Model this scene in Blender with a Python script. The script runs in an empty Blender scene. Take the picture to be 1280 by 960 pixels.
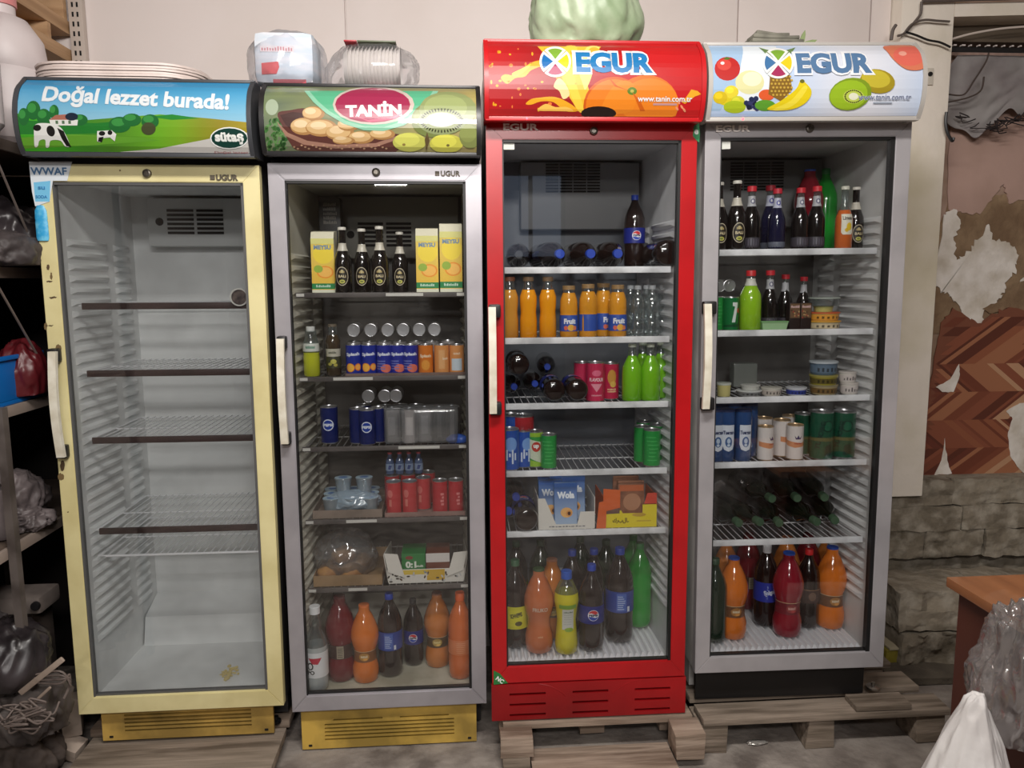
import bpy, bmesh, math, random
from mathutils import Vector, Matrix, noise
random.seed(7)
R = math.radians
S = bpy.context.scene
COL = S.collection
# ---------------------------------------------------------------- camera
HC = 1.465; F = 960.0; PIT = R(7.66); ROL = R(-.41); YAW = R(4.0)
RZ = Matrix.Rotation(-YAW, 3, 'Z')
_fw = Vector((0, math.cos(PIT), -math.sin(PIT))); _up = Vector((0, math.sin(PIT), math.cos(PIT))); _rt = Vector((1, 0, 0))
_r2 = _rt*math.cos(ROL)+_up*math.sin(ROL); _u2 = -_rt*math.sin(ROL)+_up*math.cos(ROL)
FW, RT, UP = RZ@_fw, RZ@_r2, RZ@_u2
CP = Vector((0, 0, HC))
cd = bpy.data.cameras.new('camera'); cam = bpy.data.objects.new('camera', cd); COL.objects.link(cam)
cd.sensor_fit = 'HORIZONTAL'; cd.sensor_width = 36; cd.lens = F*36/1280; cd.clip_start = .05
M = Matrix((RT, UP, -FW)).transposed().to_4x4(); M.translation = CP; cam.matrix_world = M
S.camera = cam
# ---------------------------------------------------------------- world, lights, exposure
w = bpy.data.worlds.new('world'); S.world = w; w.use_nodes = True
w.node_tree.nodes['Background'].inputs[0].default_value = (.50, .47, .46, 1)
w.node_tree.nodes['Background'].inputs[1].default_value = .45
def area(name, loc, tgt, sx, sy, power, col):
    l = bpy.data.lights.new(name, 'AREA'); l.shape = 'RECTANGLE'; l.size = sx; l.size_y = sy; l.energy = power; l.color = col
    o = bpy.data.objects.new(name, l); COL.objects.link(o); o.location = loc
    o.rotation_euler = (Vector(tgt)-Vector(loc)).to_track_quat('-Z', 'Y').to_euler(); return o
area('ceiling_tube_light', (.1, .75, 2.72), (.1, 1.7, .9), 1.1, .18, 46, (1, .95, .90))
area('rear_bulb_light', (-.53, -2.6, 2.40), (-.3, 2.2, 1.2), .28, .14, 16, (1, .96, .93))
area('front_fill_light', (.2, -1.2, 2.62), (.1, 2.2, .9), 1.1, .2, 40, (1, .95, .92))  # added fill, brightens the fridge interiors from the front
S.view_settings.view_transform = 'Standard'; S.view_settings.look = 'None'; S.view_settings.gamma = 1
S.view_settings.use_curve_mapping = False; S.view_settings.exposure = 0.08
S.cycles.transparent_max_bounces = 24
# ---------------------------------------------------------------- pixel -> place
def ray(px, py): return FW+RT*((px-640)/F)-UP*((py-480)/F)
def at(px, py, x=None, y=None, z=None):
    d = ray(px, py)
    t = (y/d.y) if y is not None else ((z-HC)/d.z if z is not None else x/d.x)
    return CP+d*t
FP = {1: (-1.0, 2.162, -1.275, 4.38, .03, .2), 2: (-.386, 2.235, -1.316, 4.31, -.03, .13),
      3: (.232, 2.229, -1.224, 3.75, .03, -.03), 4: (.864, 2.266, -1.217, 2.41, -.02, -.38)}
FM = {}; FI = {}
for k, q in FP.items():
    m = Matrix.Rotation(R(q[3])-YAW, 4, 'Z')@Matrix.Rotation(R(q[4]), 4, 'X')@Matrix.Rotation(R(q[5]), 4, 'Y')
    p = RZ@Vector(q[:3])+CP; FM[k] = Matrix.Translation(p)@m; FI[k] = FM[k].inverted()
def floc(i, px, py, y=None, z=None):
    o = FI[i]@CP; d = FI[i].to_3x3()@ray(px, py)
    t = (y-o.y)/d.y if y is not None else (z-o.z)/d.z
    return o+d*t
def fpx(i, v):
    d = FM[i]@Vector(v)-CP; k = d.dot(FW); return 640+F*d.dot(RT)/k, 480-F*d.dot(UP)/k
def xat(i, px, y, z):
    a, b = fpx(i, (0, y, z))[0], fpx(i, (.1, y, z))[0]; return .1*(px-a)/(b-a)
# ---------------------------------------------------------------- materials
def lin(c):
    return tuple((v/255/12.92 if v/255 <= .04045 else ((v/255+.055)/1.055)**2.4) for v in c[:3])
MC = {}
def mat(name, c, rough=.5, metal=0, noisec=None, nscale=8, bump=0, bscale=60, coat=0, mixlo=.4, mixhi=.65, trans=0, emit=None, alpha=None, stretch=None, det=6, c3=None):
    if name in MC: return MC[name]
    m = bpy.data.materials.new(name); m.use_nodes = True; nt = m.node_tree; b = nt.nodes['Principled BSDF']; MC[name] = m
    b.inputs['Base Color'].default_value = (*lin(c), 1); b.inputs['Roughness'].default_value = rough; b.inputs['Metallic'].default_value = metal
    b.inputs['Coat Weight'].default_value = coat; b.inputs['Transmission Weight'].default_value = trans
    if emit: b.inputs['Emission Color'].default_value = (*lin(c), 1); b.inputs['Emission Strength'].default_value = emit
    tc = nt.nodes.new('ShaderNodeTexCoord'); mp = nt.nodes.new('ShaderNodeMapping'); nt.links.new(tc.outputs['Object'], mp.inputs[0])
    if stretch: mp.inputs['Scale'].default_value = stretch
    if noisec:
        last = None
        for k, (cc, sc) in enumerate([(noisec, nscale)]+([(c3, nscale*3.3)] if c3 else [])):
            n = nt.nodes.new('ShaderNodeTexNoise'); n.inputs['Scale'].default_value = sc; n.inputs['Detail'].default_value = det
            r = nt.nodes.new('ShaderNodeMapRange'); r.inputs[1].default_value = mixlo; r.inputs[2].default_value = mixhi
            x = nt.nodes.new('ShaderNodeMix'); x.data_type = 'RGBA'
            nt.links.new(mp.outputs[0], n.inputs['Vector']); nt.links.new(n.outputs['Fac'], r.inputs[0]); nt.links.new(r.outputs[0], x.inputs[0])
            if last: nt.links.new(last, x.inputs[6])
            else: x.inputs[6].default_value = (*lin(c), 1)
            x.inputs[7].default_value = (*lin(cc), 1); last = x.outputs[2]
        nt.links.new(last, b.inputs['Base Color'])
    if bump:
        n2 = nt.nodes.new('ShaderNodeTexNoise'); n2.inputs['Scale'].default_value = bscale; n2.inputs['Detail'].default_value = 5
        bp = nt.nodes.new('ShaderNodeBump'); bp.inputs['Strength'].default_value = bump; bp.inputs['Distance'].default_value = .01
        nt.links.new(mp.outputs[0], n2.inputs['Vector']); nt.links.new(n2.outputs['Fac'], bp.inputs['Height']); nt.links.new(bp.outputs[0], b.inputs['Normal'])
    return m
def clear(name, c=(235, 240, 240), gl=.12, rough=.05, gcol=(1, 1, 1), milky=0):
    """thin clear sheet: transparent + glossy (+ a little milky diffuse)"""
    if name in MC: return MC[name]
    m = bpy.data.materials.new(name); m.use_nodes = True; nt = m.node_tree; MC[name] = m; nt.nodes.clear()
    o = nt.nodes.new('ShaderNodeOutputMaterial'); t = nt.nodes.new('ShaderNodeBsdfTransparent'); g = nt.nodes.new('ShaderNodeBsdfGlossy')
    t.inputs[0].default_value = (*lin(c), 1); g.inputs['Roughness'].default_value = rough; g.inputs[0].default_value = (*gcol, 1)
    lw = nt.nodes.new('ShaderNodeLayerWeight'); lw.inputs[0].default_value = .35
    mr = nt.nodes.new('ShaderNodeMapRange'); mr.inputs[3].default_value = gl; mr.inputs[4].default_value = min(1, gl+.6)
    nt.links.new(lw.outputs['Fresnel'], mr.inputs[0]); mx = nt.nodes.new('ShaderNodeMixShader')
    nt.links.new(mr.outputs[0], mx.inputs[0]); nt.links.new(t.outputs[0], mx.inputs[1]); nt.links.new(g.outputs[0], mx.inputs[2])
    last = mx
    if milky:
        d = nt.nodes.new('ShaderNodeBsdfDiffuse'); d.inputs[0].default_value = (*lin(c), 1); m2 = nt.nodes.new('ShaderNodeMixShader'); m2.inputs[0].default_value = milky
        nt.links.new(mx.outputs[0], m2.inputs[1]); nt.links.new(d.outputs[0], m2.inputs[2]); last = m2
    nt.links.new(last.outputs[0], o.inputs[0]); return m
def printed(rough=.35, coat=0, emit=0):
    nm = 'printed_%d_%d_%d' % (rough*100, coat*100, emit*100)
    if nm in MC: return MC[nm]
    m = bpy.data.materials.new(nm); m.use_nodes = True; nt = m.node_tree; b = nt.nodes['Principled BSDF']; MC[nm] = m
    a = nt.nodes.new('ShaderNodeAttribute'); a.attribute_name = 'Col'; nt.links.new(a.outputs['Color'], b.inputs['Base Color'])
    b.inputs['Roughness'].default_value = rough; b.inputs['Coat Weight'].default_value = coat
    if emit: nt.links.new(a.outputs['Color'], b.inputs['Emission Color']); b.inputs['Emission Strength'].default_value = emit
    return m
# ---------------------------------------------------------------- mesh helpers
def hexa(bm, p, mi=0):
    """8 points: bottom loop (4) then top loop (4)"""
    v = [bm.verts.new(q) for q in p]; fs = []
    for f in ((3, 2, 1, 0), (4, 5, 6, 7), (0, 1, 5, 4), (1, 2, 6, 5), (2, 3, 7, 6), (3, 0, 4, 7)):
        f_ = bm.faces.new([v[k] for k in f]); f_.material_index = mi; fs.append(f_)
    return fs
def box(bm, x0, x1, y0, y1, z0, z1, mi=0, bev=0):
    if bev:
        t = bmesh.new(); hexa(t, [(x0, y0, z0), (x1, y0, z0), (x1, y1, z0), (x0, y1, z0), (x0, y0, z1), (x1, y0, z1), (x1, y1, z1), (x0, y1, z1)], mi)
        bmesh.ops.bevel(t, geom=t.edges[:], offset=bev, segments=2, affect='EDGES', profile=.6)
        for f in t.faces: f.material_index = mi
        me = bpy.data.meshes.new('t'); t.to_mesh(me); t.free(); bm.from_mesh(me); bpy.data.meshes.remove(me)
    else: hexa(bm, [(x0, y0, z0), (x1, y0, z0), (x1, y1, z0), (x0, y1, z0), (x0, y0, z1), (x1, y0, z1), (x1, y1, z1), (x0, y1, z1)], mi)
def boxm(bm, m, sx, sy, sz, mi=0, bev=0):
    n0 = len(bm.verts); box(bm, -sx/2, sx/2, -sy/2, sy/2, -sz/2, sz/2, mi, bev); bm.verts.ensure_lookup_table()
    for v in bm.verts[n0:]: v.co = m@v.co
def lathe(bm, prof, segs=20, mf=None, m=None):
    rings = []
    for r, z in prof:
        if r < 1e-5: rings.append([bm.verts.new((0, 0, z))])
        else: rings.append([bm.verts.new((r*math.sin(2*math.pi*k/segs), -r*math.cos(2*math.pi*k/segs), z)) for k in range(segs)])
    for i in range(len(rings)-1):
        a, b = rings[i], rings[i+1]; mi = mf((prof[i][1]+prof[i+1][1])/2) if mf else 0
        for k in range(segs):
            k2 = (k+1) % segs
            if len(a) == 1 and len(b) == 1: continue
            if len(a) == 1: f = bm.faces.new((a[0], b[k2], b[k]))
            elif len(b) == 1: f = bm.faces.new((a[k], a[k2], b[0]))
            else: f = bm.faces.new((a[k], a[k2], b[k2], b[k]))
            f.material_index = mi; f.smooth = True
    if m:
        for r in rings:
            for v in r: v.co = m@v.co
def tube(bm, pts, r, segs=6, mi=0, closed=False):
    pts = [Vector(p) for p in pts]; n = len(pts); rings = []; last = None
    for i, p in enumerate(pts):
        if closed: t = (pts[(i+1) % n]-pts[i-1]).normalized()
        else: t = (pts[min(i+1, n-1)]-pts[max(i-1, 0)]).normalized()
        u = (last-t*last.dot(t)) if last else t.cross(Vector((0, 0, 1)) if abs(t.z) < .9 else Vector((1, 0, 0)))
        u.normalize(); last = u; v = t.cross(u)
        rr = r[i] if isinstance(r, (list, tuple)) else r
        rings.append([bm.verts.new(p+(u*math.cos(2*math.pi*k/segs)+v*math.sin(2*math.pi*k/segs))*rr) for k in range(segs)])
    for i in range(n if closed else n-1):
        a, b = rings[i], rings[(i+1) % n]
        for k in range(segs):
            f = bm.faces.new((a[k], a[(k+1) % segs], b[(k+1) % segs], b[k])); f.material_index = mi; f.smooth = True
    if not closed:
        for q in (rings[0][::-1], rings[-1]):
            f = bm.faces.new(q); f.material_index = mi
def smoothpath(pts, n=6):
    pts = [Vector(p) for p in pts]; out = []
    for i in range(len(pts)-1):
        p0, p1, p2, p3 = pts[max(i-1, 0)], pts[i], pts[i+1], pts[min(i+2, len(pts)-1)]
        for k in range(n):
            t = k/n; out.append(.5*((2*p1)+(p2-p0)*t+(2*p0-5*p1+4*p2-p3)*t*t+(3*p1-p0-3*p2+p3)*t**3))
    return out+[pts[-1]]
def finish(bm, name, sharp=35, recalc=True):
    if any(k in name for k in ('bag', 'film', 'sack', 'cloth', 'pouch', 'bundle', 'wrapper', 'bread', 'tangle')): sharp = 180
    if recalc: bmesh.ops.recalc_face_normals(bm, faces=bm.faces[:])
    me = bpy.data.meshes.new(name); bm.to_mesh(me); bm.free()
    for p in me.polygons: p.use_smooth = True
    me.set_sharp_from_angle(angle=R(sharp)); return me
def link(name, me, mats=None, parent=None, mtx=None, kind=None, label=None):
    if isinstance(me, bmesh.types.BMesh): me = finish(me, name)
    if mats is not None and not len(me.materials):
        for m in (mats if isinstance(mats, (list, tuple)) else [mats]): me.materials.append(m)
    o = bpy.data.objects.new(name, me); COL.objects.link(o)
    if parent: o.parent = parent
    if mtx is not None:
        if parent: o.matrix_local = mtx
        else: o.matrix_world = mtx
    if kind: o['kind'] = kind
    if label: o['label'] = label
    return o
def tag(o, label, cat, group=None):
    o['label'] = label; o['category'] = cat
    if group: o['group'] = group
    return o
def thing(name, label, cat, mtx=None, group=None):
    o = bpy.data.objects.new(name, None); COL.objects.link(o); o.empty_display_size = .05
    if mtx is not None: o.matrix_world = mtx
    return tag(o, label, cat, group)
def T(x, y, z): return Matrix.Translation((x, y, z))
def RX(a): return Matrix.Rotation(R(a), 4, 'X')
def RY(a): return Matrix.Rotation(R(a), 4, 'Y')
def RZ4(a): return Matrix.Rotation(R(a), 4, 'Z')
# ---------------------------------------------------------------- flat print, laid on a real surface
_tc = {}
def textmesh(s, bold):
    if (s, bold) in _tc: return _tc[(s, bold)]
    c = bpy.data.curves.new('t', 'FONT'); c.body = s; c.size = 1; c.align_x = 'CENTER'; c.align_y = 'CENTER'; c.offset = bold; c.resolution_u = 3
    o = bpy.data.objects.new('t', c); COL.objects.link(o)
    me = bpy.data.meshes.new_from_object(o); vs = [v.co.to_2d() for v in me.vertices]; fs = [tuple(p.vertices) for p in me.polygons]
    bpy.data.objects.remove(o); bpy.data.curves.remove(c); bpy.data.meshes.remove(me)
    if vs:
        w_ = max(v.x for v in vs)-min(v.x for v in vs); cx = (max(v.x for v in vs)+min(v.x for v in vs))/2
        cy = (max(v.y for v in vs)+min(v.y for v in vs))/2; h_ = max(v.y for v in vs)-min(v.y for v in vs)
        vs = [(v.x-cx, v.y-cy) for v in vs]
    else: w_ = h_ = 1
    _tc[(s, bold)] = (vs, fs, w_, h_); return _tc[(s, bold)]
class Art:
    def __init__(s, fn, cutx=None, cutz=None, step=.00008):
        s.fn, s.cx, s.cz, s.step, s.layer = fn, cutx, cutz, step, 1
        s.k = 1; s.bm = bmesh.new(); s.cl = s.bm.loops.layers.float_color.new('Col')
    def at(s, x, z, off):   # every layer follows the same facets, so thin layers never cross
        def ax(v, c):
            if not c: return [(v, 1)]
            k = round(v/c)
            if abs(v/c-k) < 1e-5: return [(k*c, 1)]
            k = math.floor(v/c); t = v/c-k; return [(k*c, 1-t), ((k+1)*c, t)]
        p = Vector((0, 0, 0))
        for xx, wx in ax(x, s.cx):
            for zz, wz in ax(z, s.cz): p += Vector(s.fn(xx, zz, off))*(wx*wz)
        return p
    def scrib(s, x, z, w, h, c, seed=1, rows=1):
        rnd = random.Random(seed)
        for r in range(rows):
            zz = z+h/2-(r+.8)*h/rows; xx = x-w/2
            while xx < x+w/2:
                ww = rnd.uniform(.06, .14)*w; s.layer -= 0; s.rect(xx, zz, xx+ww*.7, zz+h/rows*rnd.uniform(.45, .8), c); s.layer -= 1; xx += ww
        s.layer += 1
    def _add(s, verts, faces, col):
        t = bmesh.new(); vs = [t.verts.new((x, z, 0)) for x, z in verts]
        for f in faces:
            try: t.faces.new([vs[k] for k in f])
            except ValueError: pass
        bmesh.ops.triangulate(t, faces=t.faces[:])
        xs = [v[0] for v in verts]; zs = [v[1] for v in verts]
        for ax, st, lo, hi in ((0, s.cx, min(xs), max(xs)), (1, s.cz, min(zs), max(zs))):
            if not st: continue
            k = math.floor(lo/st)+1
            while k*st < hi:
                co = [0, 0, 0]; no = [0, 0, 0]; co[ax] = k*st; no[ax] = 1
                bmesh.ops.bisect_plane(t, geom=t.verts[:]+t.edges[:]+t.faces[:], plane_co=co, plane_no=no); k += 1
        off = s.layer*s.step; s.layer += 1; mp = {}
        for v in t.verts: mp[v] = (s.bm.verts.new(s.at(v.co.x, v.co.y, off)), v.co.x, v.co.y)
        for f in t.faces:
            if f.calc_area() < 1e-12: continue
            g = s.bm.faces.new([mp[v][0] for v in f.verts])
            for l, v in zip(g.loops, f.verts):
                c = col(mp[v][1], mp[v][2]) if callable(col) else col
                l[s.cl] = (*[v*s.k for v in lin(c)], 1)
        t.free()
    def poly(s, pts, col):
        s._add(pts, [tuple(range(len(pts)))], col)
    def rect(s, x0, z0, x1, z1, col): s.poly([(x0, z0), (x1, z0), (x1, z1), (x0, z1)], col)
    def ell(s, cx, cz, rx, rz, col, n=20, rot=0, a0=0, a1=360):
        c, q = math.cos(R(rot)), math.sin(R(rot)); P = []
        for k in range(n+(a1-a0 < 360)):
            a = R(a0+(a1-a0)*k/n); x, z = rx*math.cos(a), rz*math.sin(a); P.append((cx+x*c-z*q, cz+x*q+z*c))
        s.poly(P, col)
    def ring(s, cx, cz, rx, rz, th, col, inner, n=24): s.ell(cx, cz, rx, rz, col, n); s.ell(cx, cz, rx-th, rz-th, inner, n)
    def text(s, st, cx, cz, width, col, bold=.015, height=None, rot=0, shear=0):
        vs, fs, w_, h_ = textmesh(st, bold)
        k = width/w_; kz = height/h_ if height else k; c, q = math.cos(R(rot)), math.sin(R(rot))
        P = [((x*k+z*kz*shear), z*kz) for x, z in vs]
        s._add([(cx+x*c-z*q, cz+x*q+z*c) for x, z in P], fs, col)
    def outlined(s, st, cx, cz, width, height, col, oc, bold=.03, ob=.07):
        a = textmesh(st, bold); b = textmesh(st, ob)
        s.text(st, cx, cz, width*b[2]/a[2], oc, ob, height*b[3]/a[3]); s.text(st, cx, cz, width, col, bold, height)
    def mesh(s, name='print'):
        me = bpy.data.meshes.new(name); s.bm.to_mesh(me); s.bm.free(); return me
def flatfn(y0, org=(0, 0)): return lambda x, z, o: (x+org[0], y0-o, z+org[1])
def cylfn(rf):
    def f(x, z, o):
        r = rf(z) if callable(rf) else rf; a = x/(rf(z) if callable(rf) else rf); return ((r+o)*math.sin(a), -(r+o)*math.cos(a), z)
    return f
def profr(prof):
    def f(z):
        for (r0, z0), (r1, z1) in zip(prof, prof[1:]):
            if z0 <= z <= z1 and z1 > z0: return r0+(r1-r0)*(z-z0)/(z1-z0)
        return prof[-1][0]
    return f
def grad(c0, z0, c1, z1):
    def f(x, z):
        t = max(0, min(1, (z-z0)/(z1-z0))); return tuple(a+(b-a)*t for a, b in zip(c0, c1))
    return f
def jag(pts, amp=.01, n=6, seed=0):
    rnd = random.Random(seed); out = []
    for i in range(len(pts)):
        a, b = pts[i], pts[(i+1) % len(pts)]
        for k in range(n):
            t = k/n; out.append((a[0]+(b[0]-a[0])*t+rnd.uniform(-amp, amp)*(k > 0), a[1]+(b[1]-a[1])*t+rnd.uniform(-amp, amp)*(k > 0)))
    return out
def slab(bm, pts, y0, y1, mi=0):
    """polygon in x,z extruded between y0 (front) and y1"""
    t = bmesh.new(); f = t.faces.new([t.verts.new((x, y0, z)) for x, z in pts])
    r = bmesh.ops.extrude_face_region(t, geom=[f])
    for v in r['geom']:
        if isinstance(v, bmesh.types.BMVert): v.co.y = y1
    bmesh.ops.triangulate(t, faces=[f for f in t.faces if len(f.verts) > 4]); bmesh.ops.recalc_face_normals(t, faces=t.faces[:])
    for f in t.faces: f.material_index = mi
    me = bpy.data.meshes.new('t'); t.to_mesh(me); t.free(); bm.from_mesh(me); bpy.data.meshes.remove(me)
def crumple(sx, sy, sz, seed, amp=.25, freq=2.2, sub=4, flat=True, fold=True):
    """soft creased bag: ridged low-octave noise over a rounded form, settled flat at the bottom"""
    bm = bmesh.new(); bmesh.ops.create_icosphere(bm, subdivisions=sub+(fold and sub > 3), radius=1)
    off = Vector((seed*7.3, seed*3.1, seed*1.7))
    for v in bm.verts:
        p = v.co.copy()
        if fold:
            q = Vector((p.x*freq, p.y*freq, p.z*freq*.55))*.62+off; q += .5*Vector((noise.noise(q*.8), noise.noise(q*.8+Vector((5, 0, 0))), noise.noise(q*.8+Vector((0, 5, 0)))))
            n = .55*noise.noise(p*.9+off)+.75*(.32-abs(noise.noise(q*1.2)))+.45*(.3-abs(noise.noise(q*2.3+Vector((3, 1, 2)))))+.22*(.3-abs(noise.noise(q*4.6)))
        else: n = noise.fractal(p*freq+off, .9, 2.2, 3)
        v.co = p*(1+amp*1.5*n)
        if flat and v.co.z < -.55: v.co.z = -.55+(v.co.z+.55)*.08
        v.co.x *= sx; v.co.y *= sy; v.co.z = (v.co.z+.6)*sz
    return bm
# ================================================================ the room
m_wall = mat('plaster_cream', (230, 220, 216), .85, noisec=(220, 209, 203), nscale=1.4, bump=.15, bscale=14)
m_joint = mat('joint', (150, 140, 132), .9)
m_pier = mat('pier_paint', (234, 225, 212), .85, noisec=(204, 194, 164), nscale=2.2, bump=.4, bscale=18, mixlo=.45, mixhi=.75)
m_floor = mat('concrete', (126, 117, 110), .85, noisec=(98, 90, 84), nscale=3, bump=.5, bscale=40, c3=(150, 142, 134))
m_stone = mat('rough_stone', (138, 128, 112), .95, noisec=(84, 76, 62), nscale=5, bump=1, bscale=26, c3=(160, 152, 138), mixlo=.45, mixhi=.7)
m_dark = mat('dark_void', (34, 30, 29), .9)
m_black = mat('black_plastic', (24, 23, 24), .45)
m_room = mat('room_plaster', (168, 158, 150), .9)
YW = 2.93
def wallx(px, py=30, y=YW): return at(px, py, y=y).x
bm = bmesh.new(); box(bm, -2.2, wallx(1110, 60), YW+.012, YW+.25, 0, 2.9); link('wall_back', bm, m_wall, kind='structure'); wb = bpy.data.objects['wall_back']
js = [-2.2, wallx(432), wallx(922), wallx(1088), wallx(1112, 60)]
for a, b in zip(js, js[1:]):
    bm = bmesh.new(); box(bm, a+.0025, b-.0025, YW, YW+.0118, .02, 2.9, bev=.0015); link('panel', bm, m_wall, wb)
XP = wallx(1190, 60, 2.86)
bm = bmesh.new(); box(bm, wallx(1112, 60)+.001, XP, 2.86, 3.2, .6, 2.9, bev=.004)
for v in bm.verts: v.co += Vector((noise.noise(v.co*5), 0, 0))*.004
link('wall_pier', bm, m_pier, kind='structure')
YA = 3.02
m_alc = mat('alcove_plaster', (164, 136, 120), .9, noisec=(140, 116, 92), nscale=2.5, bump=.5, bscale=20, c3=(176, 150, 136))
bm = bmesh.new(); box(bm, XP+.0005, 3.4, YA, 3.2, .6, 2.9); link('wall_alcove', bm, m_alc, kind='structure')
bm = bmesh.new(); box(bm, -2.6, 3.6, -3.6, 3.3, -.12, 0); link('floor', bm, m_floor, kind='structure')
bm = bmesh.new(); box(bm, -2.6, 3.6, -3.6, 3.3, 2.9, 3.0); link('ceiling', bm, m_room, kind='structure')
bm = bmesh.new(); box(bm, -2.3, -2.2, -3.5, 3.2, 0, 2.9); link('wall_left', bm, m_room, kind='structure')
bm = bmesh.new(); box(bm, 3.4, 3.5, -3.5, 3.2, 0, 2.9); link('wall_right', bm, m_room, kind='structure')
bm = bmesh.new(); box(bm, -2.2, .35, -3.5, -3.4, 0, 2.9); box(bm, 1.05, 3.4, -3.5, -3.4, 0, 2.9); box(bm, .35, 1.05, -3.5, -3.4, 2.5, 2.9); link('wall_behind', bm, mat('shop_wall', (150, 142, 138), .9), kind='structure')
bm = bmesh.new(); box(bm, .35, 1.05, -3.49, -3.42, 0, 1.7); 
for a in (.35, .68, 1.01): box(bm, a, a+.04, -3.48, -3.42, 1.7, 2.5)
dr = link('door_1', bm, mat('shop_door', (60, 62, 66), .4), kind='structure')
bm = bmesh.new(); box(bm, .391, .679, -3.455, -3.45, 1.7, 2.499); link('pane', bm, mat('daylight_pane', (150, 165, 190), .3, emit=.7), dr)
bm = bmesh.new(); box(bm, .721, 1.009, -3.455, -3.45, 1.7, 2.499); link('pane', bm, mat('daylight_pane', (150, 165, 190), .3, emit=.7), dr)
# lintel and alcove details
p0, p1 = at(1190, 20, y=2.86), at(1290, 5, y=2.86)
bm = bmesh.new(); zt, zb_ = at(1200, 4, y=2.86).z, at(1200, 21, y=2.86).z
hexa(bm, [(XP+.001, 2.86, zb_), (3.39, 2.86, zb_+.06), (3.39, YA-.001, zb_+.06), (XP+.001, YA-.001, zb_), (XP+.001, 2.86, zt), (3.39, 2.86, zt+.06), (3.39, YA-.001, zt+.06), (XP+.001, YA-.001, zt)])
link('trim_1', bm, m_pier, kind='structure')
bm = bmesh.new(); a = at(1152, 2, y=2.85); tube(bm, [(a.x, 2.84, a.z+.002), (XP+.1, 2.84, a.z+.012), (3.3, 2.84, a.z+.06)], .009, 8)
tag(link('wall_conduit', bm, mat('conduit', (95, 84, 80), .6)), 'thin grey conduit running along the top of the plaster lintel', 'pipe')
bm = bmesh.new(); zr0, zr1 = at(1200, 51, y=2.97).z, at(1200, 22, y=2.97).z
box(bm, XP+.002, 3.38, 2.97, 2.99, zr0, zr1); box(bm, XP+.002, 3.38, 2.94, 3.0, zr0-.012, zr0-.001)
tag(link('curtain_board', bm, mat('dark_board', (92, 80, 66), .7, noisec=(70, 58, 46), nscale=4)), 'dark brown board spanning the alcove above the curtain rail', 'board')
# curtain rail with clips + grey cloth
z0 = at(1240, 61, y=2.95).z; xr0 = XP+.003
t = thing('curtain_rail', 'black curtain rail across the alcove right of the plaster pier', 'rail', T(xr0, 2.93, z0))
bm = bmesh.new(); box(bm, 0, 1.4, -.008, .008, -.019, -.002, bev=.003); link('rail_bar', bm, m_black, t)
bm = bmesh.new()
for k in range(24): box(bm, .01+k*.033, .01+k*.033+.004+.018*abs(noise.noise(Vector((k*.7, 0, 0)))), -.009, .006, .001, .006)
link('rail_clips', bm, mat('pale_plastic', (215, 205, 200), .5), t, kind='stuff')
bm = bmesh.new(); nx, nz = 90, 46; V = []
for j in range(nz+1):
    row = []
    for k in range(nx+1):
        u, v = k/nx, j/nz; x = .09+.75*u-.06*v*(1-u)*2
        hem = .24+.05*math.sin(u*9)+.03*noise.noise(Vector((u*14, 3, 0)))+.02*math.sin(u*31)
        z = -.02-hem*v*(1-.35*(u < .12)*(1-u/.12)); y = .01+.013*math.sin(u*26+v*2+3*noise.noise(Vector((u*4, v, 0))))*(.35+.65*v)*(.25+.75*math.exp(-u*5))-.008*v+.012*noise.noise(Vector((u*9, v*5, 1)))
        row.append(bm.verts.new((x, y, z)))
    V.append(row)
for j in range(nz):
    for k in range(nx): bm.faces.new((V[j][k], V[j][k+1], V[j+1][k+1], V[j+1][k]))
me = finish(bm, 'curtain', 180); o = link('alcove_curtain', me, mat('grey_cloth', (150, 146, 144), .8, noisec=(126, 118, 118), nscale=6)); o.matrix_world = T(xr0, 2.955, z0-.001)
md = o.modifiers.new('s', 'SOLIDIFY'); md.thickness = .002
tag(o, 'short sagging grey cloth hanging from the black rail in the alcove', 'curtain')
bm = bmesh.new(); rnd = random.Random(3)
for k in range(46):
    u = rnd.random(); x = .08+.75*u; z = -.235-.04*math.sin(u*9)-.03*rnd.random()
    p = [Vector((x+rnd.uniform(-.03, .03)*q, .004+rnd.uniform(-.01, .01), z+rnd.uniform(-.018, .018)-.004*q)) for q in range(4)]
    tube(bm, smoothpath(p, 3), .0022, 4)
o = link('curtain_fringe', bm, mat('tangle_black', (44, 36, 36), .9), kind='stuff'); o.matrix_world = T(xr0, 2.925, z0); tag(o, 'black tangled threads along the hem of the grey alcove cloth', 'threads'); o['kind'] = 'stuff'
def wire(name, pxs, r, m, label, y=2.84, cat='cable'):
    bm = bmesh.new(); tube(bm, smoothpath([at(a, b, y=(c[0] if c else y)) for a, b, *c in pxs], 7), r, 6)
    return tag(link(name, bm, m), label, cat)
m_cab = mat('cable_grey', (98, 88, 82), .6); m_cabw = mat('cable_white', (212, 200, 190), .5)
wire('wall_cable', [(1152, 2), (1151, 16), (1146, 24), (1131, 41), (1122, 45)], .0048, m_cab, 'grey cable bending down the wall to the right of the fruit header')
wire('wall_cable', [(1130, 42), (1140, 30), (1155, 25), (1172, 26), (1187, 27)], .0042, m_cab, 'grey cable looping right across the top of the pier', 2.835)
wire('wall_cable', [(1132, 40), (1145, 44), (1160, 50), (1175, 53), (1188, 59)], .004, m_black, 'dark cable slanting down the pier towards the curtain rail', 2.83)
wire('wall_cable', [(1120, 31), (1116, 38), (1114, 50)], .006, m_cab, 'short thick grey cable stub standing behind the fruit header', 2.82)
wire('alcove_cable', [(1189, 49), (1215, 42), (1250, 36), (1285, 33)], .004, m_cabw, 'white cable stretched across the dark board in the alcove', 2.9)
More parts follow.
